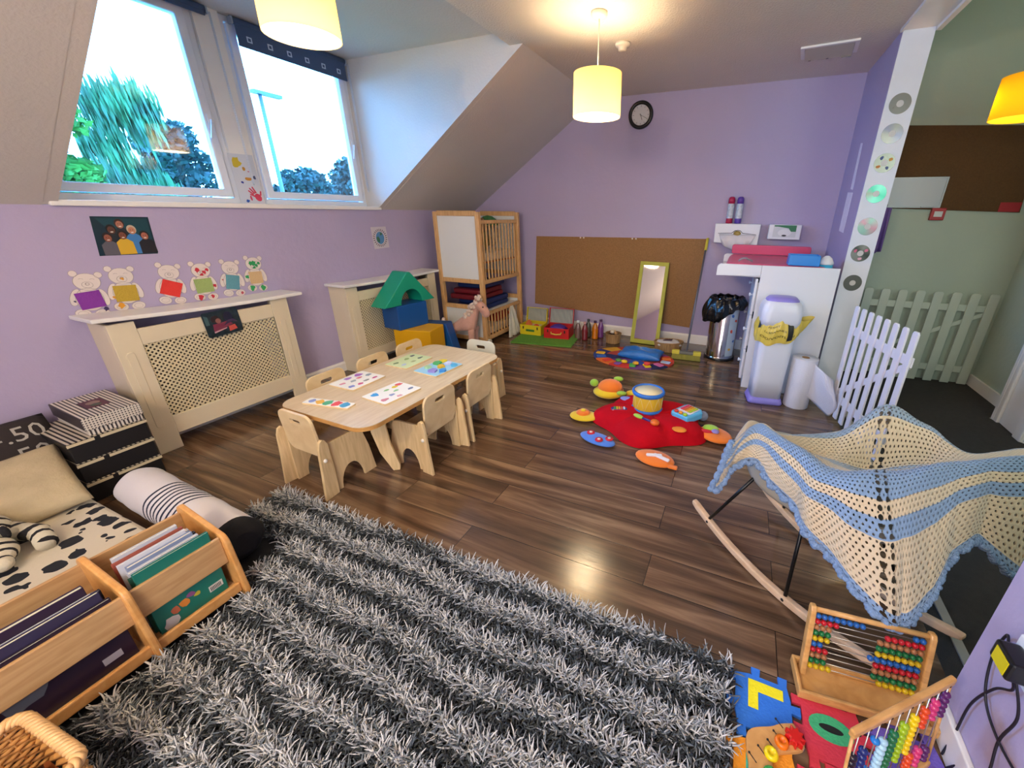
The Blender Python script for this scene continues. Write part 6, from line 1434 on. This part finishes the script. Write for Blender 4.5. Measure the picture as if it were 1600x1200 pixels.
def num0(t):
    q = B(); n=20
    q.plate([(.07+.055*math.cos(2*PI*k/n)*1.0,.085+.034*math.sin(2*PI*k/n)) for k in range(n)], [(.07+.03*math.cos(2*PI*k/n),.085+.010*math.sin(2*PI*k/n)) for k in range(n)], .0102, .0114); q.obj('number_inlay', FG, t)
    q = B(); q.prism([(.07+.03*math.cos(2*PI*k/n),.085+.010*math.sin(2*PI*k/n)) for k in range(n)], .0102, .0108); q.obj('number_inside', mat('foam_black','#121514',.8), t)
def bar(t): q = B(); q.prism([(.03,.03),(.05,.03),(.05,.12),(.03,.12)], .0102, .0114); q.obj('number_inlay', FT, t)
tile('blue foam tile with yellow number seven inlay next to the rug corner', 3.318, -3.588, .15, FB, numL)
tile('red foam tile with green zero inlay beside the blue foam tile', 3.495, -3.590, .15, FR, num0)
tile('orange foam tile with teal bar inlay nearer than the blue tile', 3.318, -3.765, .15, FO, bar)
tile('red foam tile nearer the camera, right of the orange foam tile', 3.495, -3.767, .15, FR)
tile('violet foam tile under the tilted abacus by the wall', 3.672, -3.592, .15, FV)
tile('orange foam tile under the tilted abacus, near the bottom edge', 3.672, -3.769, .15, FO)
BEADC = {}
def bead(b, p, r, ax): 
    b.ball(p, r, 12, 8, *(1,1,1)) if ax is None else b.ball(p, r, 12, 8, 1, 1, .78, R=ax)
# abacus 1: upright frame on a base tray, ten rows
t = thing('abacus', 'upright wooden abacus with ten rows of small beads on a tray base', 'abacus', (3.655,-3.38,.0115), math.radians(6))
AW = wood('abacus_wood', '#c38f52', '#dca968', 6, (3, 3, 10), .35, .03)
q = B(); q.plate([(-.175,-.055),(.175,-.055),(.175,.055),(-.175,.055)], [(-.165,-.045),(.165,-.045),(.165,.045),(-.165,.045)], 0, .030, 'z'); q.box(-.165,-.045,.002,.165,.045,.008); q.obj('tray', AW, t, bevel=.003)
tl = math.radians(14)
MA = T(0, .02, .012) @ RX(-tl)
for s in (-1,1):
    q = B(); q.M = MA; q.prism([(-.014,0),(.014,0),(.014,.215),(.009,.228),(-.009,.228),(-.014,.215)], s*.150-.008, s*.150+.008, 'x'); q.obj('side_post', AW, t, bevel=.004)
q = B(); q.M = MA; q.tube([(-.142,0,.215),(.142,0,.215)], .0075, 12); q.obj('top_rod', AW, t)
cols = ['#1f62b4','#c01828','#a87048','#12703c','#d6b414']*2
rn = random.Random(3)
for r_ in range(10):
    z = .195-r_*.0185; c = cols[r_]
    q = B(); q.M = MA; q.tube([(-.143,0,z),(.143,0,z)], .0013, 6); q.obj('wire', mat('wire_steel','#b8b2a8',.3,metal=.8), t)
    nl = [8,4,3,3,3,2,3,3,3,4][r_]; xs = [-.132+.0165*k for k in range(nl)]+[.132-.0165*k for k in range(10-nl)]
    m = mat('bead_'+c.strip('#'), c, .3)
    for x in xs:
        q = B(); q.M = MA; q.ball((x,0,z), .0082, 12, 8); q.obj('bead', m, t)
# abacus 2: bigger frame tilted towards the camera with sloping wires and big beads
t = thing('abacus', 'tall wooden abacus with ten rainbow rows of big beads on steel wires', 'abacus', (3.703,-3.50,.0), 0)
PA, PB_ = Vector((3.512,-3.690,.30)), Vector((3.763,-3.468,.30)); dA = (PB_-PA).normalized(); nA = Vector((dA.y,-dA.x,0))
def la(v): return tuple(Vector(v)-Vector((3.703,-3.50,0)))
def bar_(b, p, q2, w2, h2):
    d = (Vector(q2)-Vector(p)).normalized(); s2 = Vector((-d.y,d.x,0)).normalized()*w2/2; u2 = d.cross(s2).normalized()*h2/2; vs = []
    for e in (p,q2):
        for a,c in ((-1,-1),(1,-1),(1,1),(-1,1)): vs.append(la(Vector(e)+s2*a+u2*c))
    b.add(vs, [(0,3,2,1),(4,5,6,7),(0,1,5,4),(1,2,6,5),(2,3,7,6),(3,0,4,7)])
q = B(); bar_(q, PA, PB_, .014, .022); q.obj('top_bar', AW, t, bevel=.004)
BA, BB = PA+nA*.03-Vector((0,0,.283)), PB_+nA*.03-Vector((0,0,.283))
q = B(); bar_(q, BA, BB, .014, .022); q.obj('bottom_bar', AW, t, bevel=.004)
for a, c in ((PA,BA),(PB_,BB)):
    e = dA*(.006 if (a-PA).length < .01 else -.006); q = B(); q.tube([la(a+e), la(c+e)], .0035, 10); q.obj('side_rod', AW, t)
cols = ['#1c1224','#1b2a6c','#1f78c8','#a8cede','#1f6a40','#9ab81c','#e8c40c','#d8481c','#cc3a72','#5a2560']
cnts = [(0,8),(0,8),(1,7),(2,6),(1,6),(2,6),(3,5),(4,4),(4,4),(5,3)]
for k in range(10):
    f = .06+.098*k; p0 = PA+(PB_-PA)*f-nA*(-.004)-Vector((0,0,.004)); p1 = BA+(BB-BA)*f-nA*.006+Vector((0,0,.004)); dv = (p1-p0); Ln = dv.length; dn = dv.normalized()
    q = B(); q.tube([la(p0), la(p1)], .0014, 8); q.obj('wire', mat('wire_steel'), t)
    q = B(); q.tube([la(p0-dn*.0), la(p0+dn*.004)], .0042, 10); q.obj('wire_socket', mat('dark_socket','#2a1a10',.5), t)
    m = mat('bigbead_'+cols[k].strip('#'), cols[k], .25); Rq = dn.to_track_quat('Z','Y').to_matrix()
    pos = [.030+[.03,.03,.03,.05,.04,.03,.03,.02,.01,.0][k]+.0165*j for j in range(cnts[k][0])] + [Ln-.015-.0165*j for j in range(cnts[k][1])] if cnts[k][0] else [Ln*.27+.0165*j for j in range(cnts[k][1])]
    if k in (3,4,5,6): pos = [Ln*(.30-.03*(k-3))+.0165*j for j in range(8)]
    for d in pos:
        if d < Ln-.008: q = B(); q.ball(la(p0+dn*d), .0096, 16, 10, 1, 1, .80, R=Rq); q.obj('bead', m, t)
# caterpillar puzzle toy
t = thing('wooden_caterpillar', 'wavy wooden board toy with red, orange and yellow knobs on the foam tiles', 'toy', (3.413,-3.612,.0118), math.radians(-28))
def wavy(n=40):
    L_, R_ = [], []
    for k in range(n+1):
        s_ = k/n; y = .09-.25*s_; c = .022*math.sin(s_*9+.6); w2 = .036*(math.sin(min(1,s_*6+.02)*PI/2)); L_.append((c-w2,y)); R_.append((c+w2,y))
    return L_+R_[::-1]
q = B(); q.prism(wavy(), 0, .014); q.obj('board', AW, t, bevel=.002)
for k in range(5):
    y = .062-.032*k; q = B(); x0 = -.022+.010*math.sin(k*1.1); q.tube([(x0,y,.0145),(x0+.022,y-.006,.0145)], .0012, 6); q.ball((x0-.001,y,.0145), .003, 8, 6); q.obj('painted_leg', mat('black_paint','#1a1612',.5), t)
q = B(); n = 9; q.prism([((.026 if j % 2 else .016)*math.cos(PI*j/n), (.026 if j % 2 else .016)*math.sin(PI*j/n)) for j in range(2*n)], 0, .022); o = q.obj('red_gear', mat('gloss_red_wood','#cc1c1a',.3), t, bevel=.003); o.location = (.030,.052,.0145)
for (x,y,c,nm) in ((.012,.018,'#ea7410','orange'),(.006,-.028,'#ecd010','yellow'),(.024,-.07,'#3a9a4a','green'),(.01,-.115,'#2a6ac8','blue')):
    q = B(); q.lathe([(.001,0),(.015,0),(.018,.006),(.015,.014),(.008,.016),(.008,.010),(.001,.009)], seg=20); o = q.obj('knob', mat('knob_'+nm, c, .3), t); o.location = (x,y,.0143)
# ================================================================== CHARGER AND CABLES ON THE NEAR WALL
t = thing('power_adapter', 'black power adapter with yellow label plugged in the near right wall', 'power adapter', (3.8445,-3.505,.44))
q = B(); q.box(-.055,-.03,-.022,-.012,.035,.028); q.obj('adapter_body', BLK, t, bevel=.006)
q = B(); q.box(-.0565,-.022,-.016,-.055,.022,.020); q.obj('yellow_label', mat('yellow_label','#d8c810',.5), t)
q = B(); q.box(-.012,-.10,-.045,-.0005,.05,.045); q.obj('socket_plate', UPVC, t, bevel=.003)
CBL = mat('black_cable','#141320',.5)
for i,(pts_,lb) in enumerate([([(-.03,.03,-.0),(-.012,.075,.005),(-.008,.085,-.08),(-.008,.05,-.17),(-.008,-.02,-.20),(-.008,-.12,-.19)],'black cable looping left and down from the power adapter'),
     ([(-.03,.0,-.022),(-.012,.0,-.07),(-.008,.04,-.13),(-.008,.07,-.24),(-.008,.065,-.36),(-.02,.05,-.425)],'black cable hanging straight down the wall from the power adapter'),
     ([(-.03,-.02,-.022),(-.012,-.04,-.10),(-.008,-.03,-.2),(-.008,-.05,-.30),(-.008,.0,-.36),(-.02,.02,-.425)],'black cable hanging nearer the camera from the power adapter')]):
    P = [Vector(p) for p in pts_]; out = []
    for k in range(len(P)-1):
        for j in range(8): out.append(cr_(P[max(0,k-1)],P[k],P[k+1],P[min(len(P)-1,k+2)],j/8))
    out.append(P[-1]); q = B(); q.tube([tuple(p+Vector((3.8445,-3.505,.44))) for p in out], .0028, 8); tag(q.obj('cable', CBL), lb, 'cable')

# ================================================================== GROUPS OF REPEATS
GROUPS_ = {'toddler_chair': 'toddler chairs round the play table', 'peg_puzzle': 'puzzle boards on the play table', 'foam_block': 'vinyl foam blocks by the small radiator cover', 'bear_cutout': 'paper bears on the lilac wall',
 'storage_box': 'black storage boxes with striped lids', 'sleep_mat': 'folded sleep mats in the cot', 'sensory_bottle': 'sensory bottles by the suitcases', 'aerosol_can': 'aerosol cans on the dispenser', 'picture_book': 'picture books in the book unit',
 'foam_tile': 'foam tiles on the floor', 'toy_suitcase': 'toy suitcases on the green mat', 'small_toy': 'small toys on the activity mat', 'wooden_piece': 'wooden pieces in the small basket', 'cable': 'black cables on the near wall', 'roller_blind': 'roller blinds of the dormer', 'wall_note': 'papers on the right wall',
 'picket_gate': 'white picket gates', 'radiator_cover': 'cream radiator covers', 'pendant_lamp': 'drum pendant lamps', 'abacus': 'wooden abacuses', 'cot_mattress': 'mattresses in the cot', 'toy_food': 'toy food in the yellow suitcase', 'tree': 'trees outside the dormer', 'toy_ball': 'red toys in the wicker basket'}
for o in bpy.data.objects:
    if o.parent is None and 'label' in o and 'group' not in o:
        g = GROUPS_.get(o.name.split('.')[0])
        if g: o['group'] = g
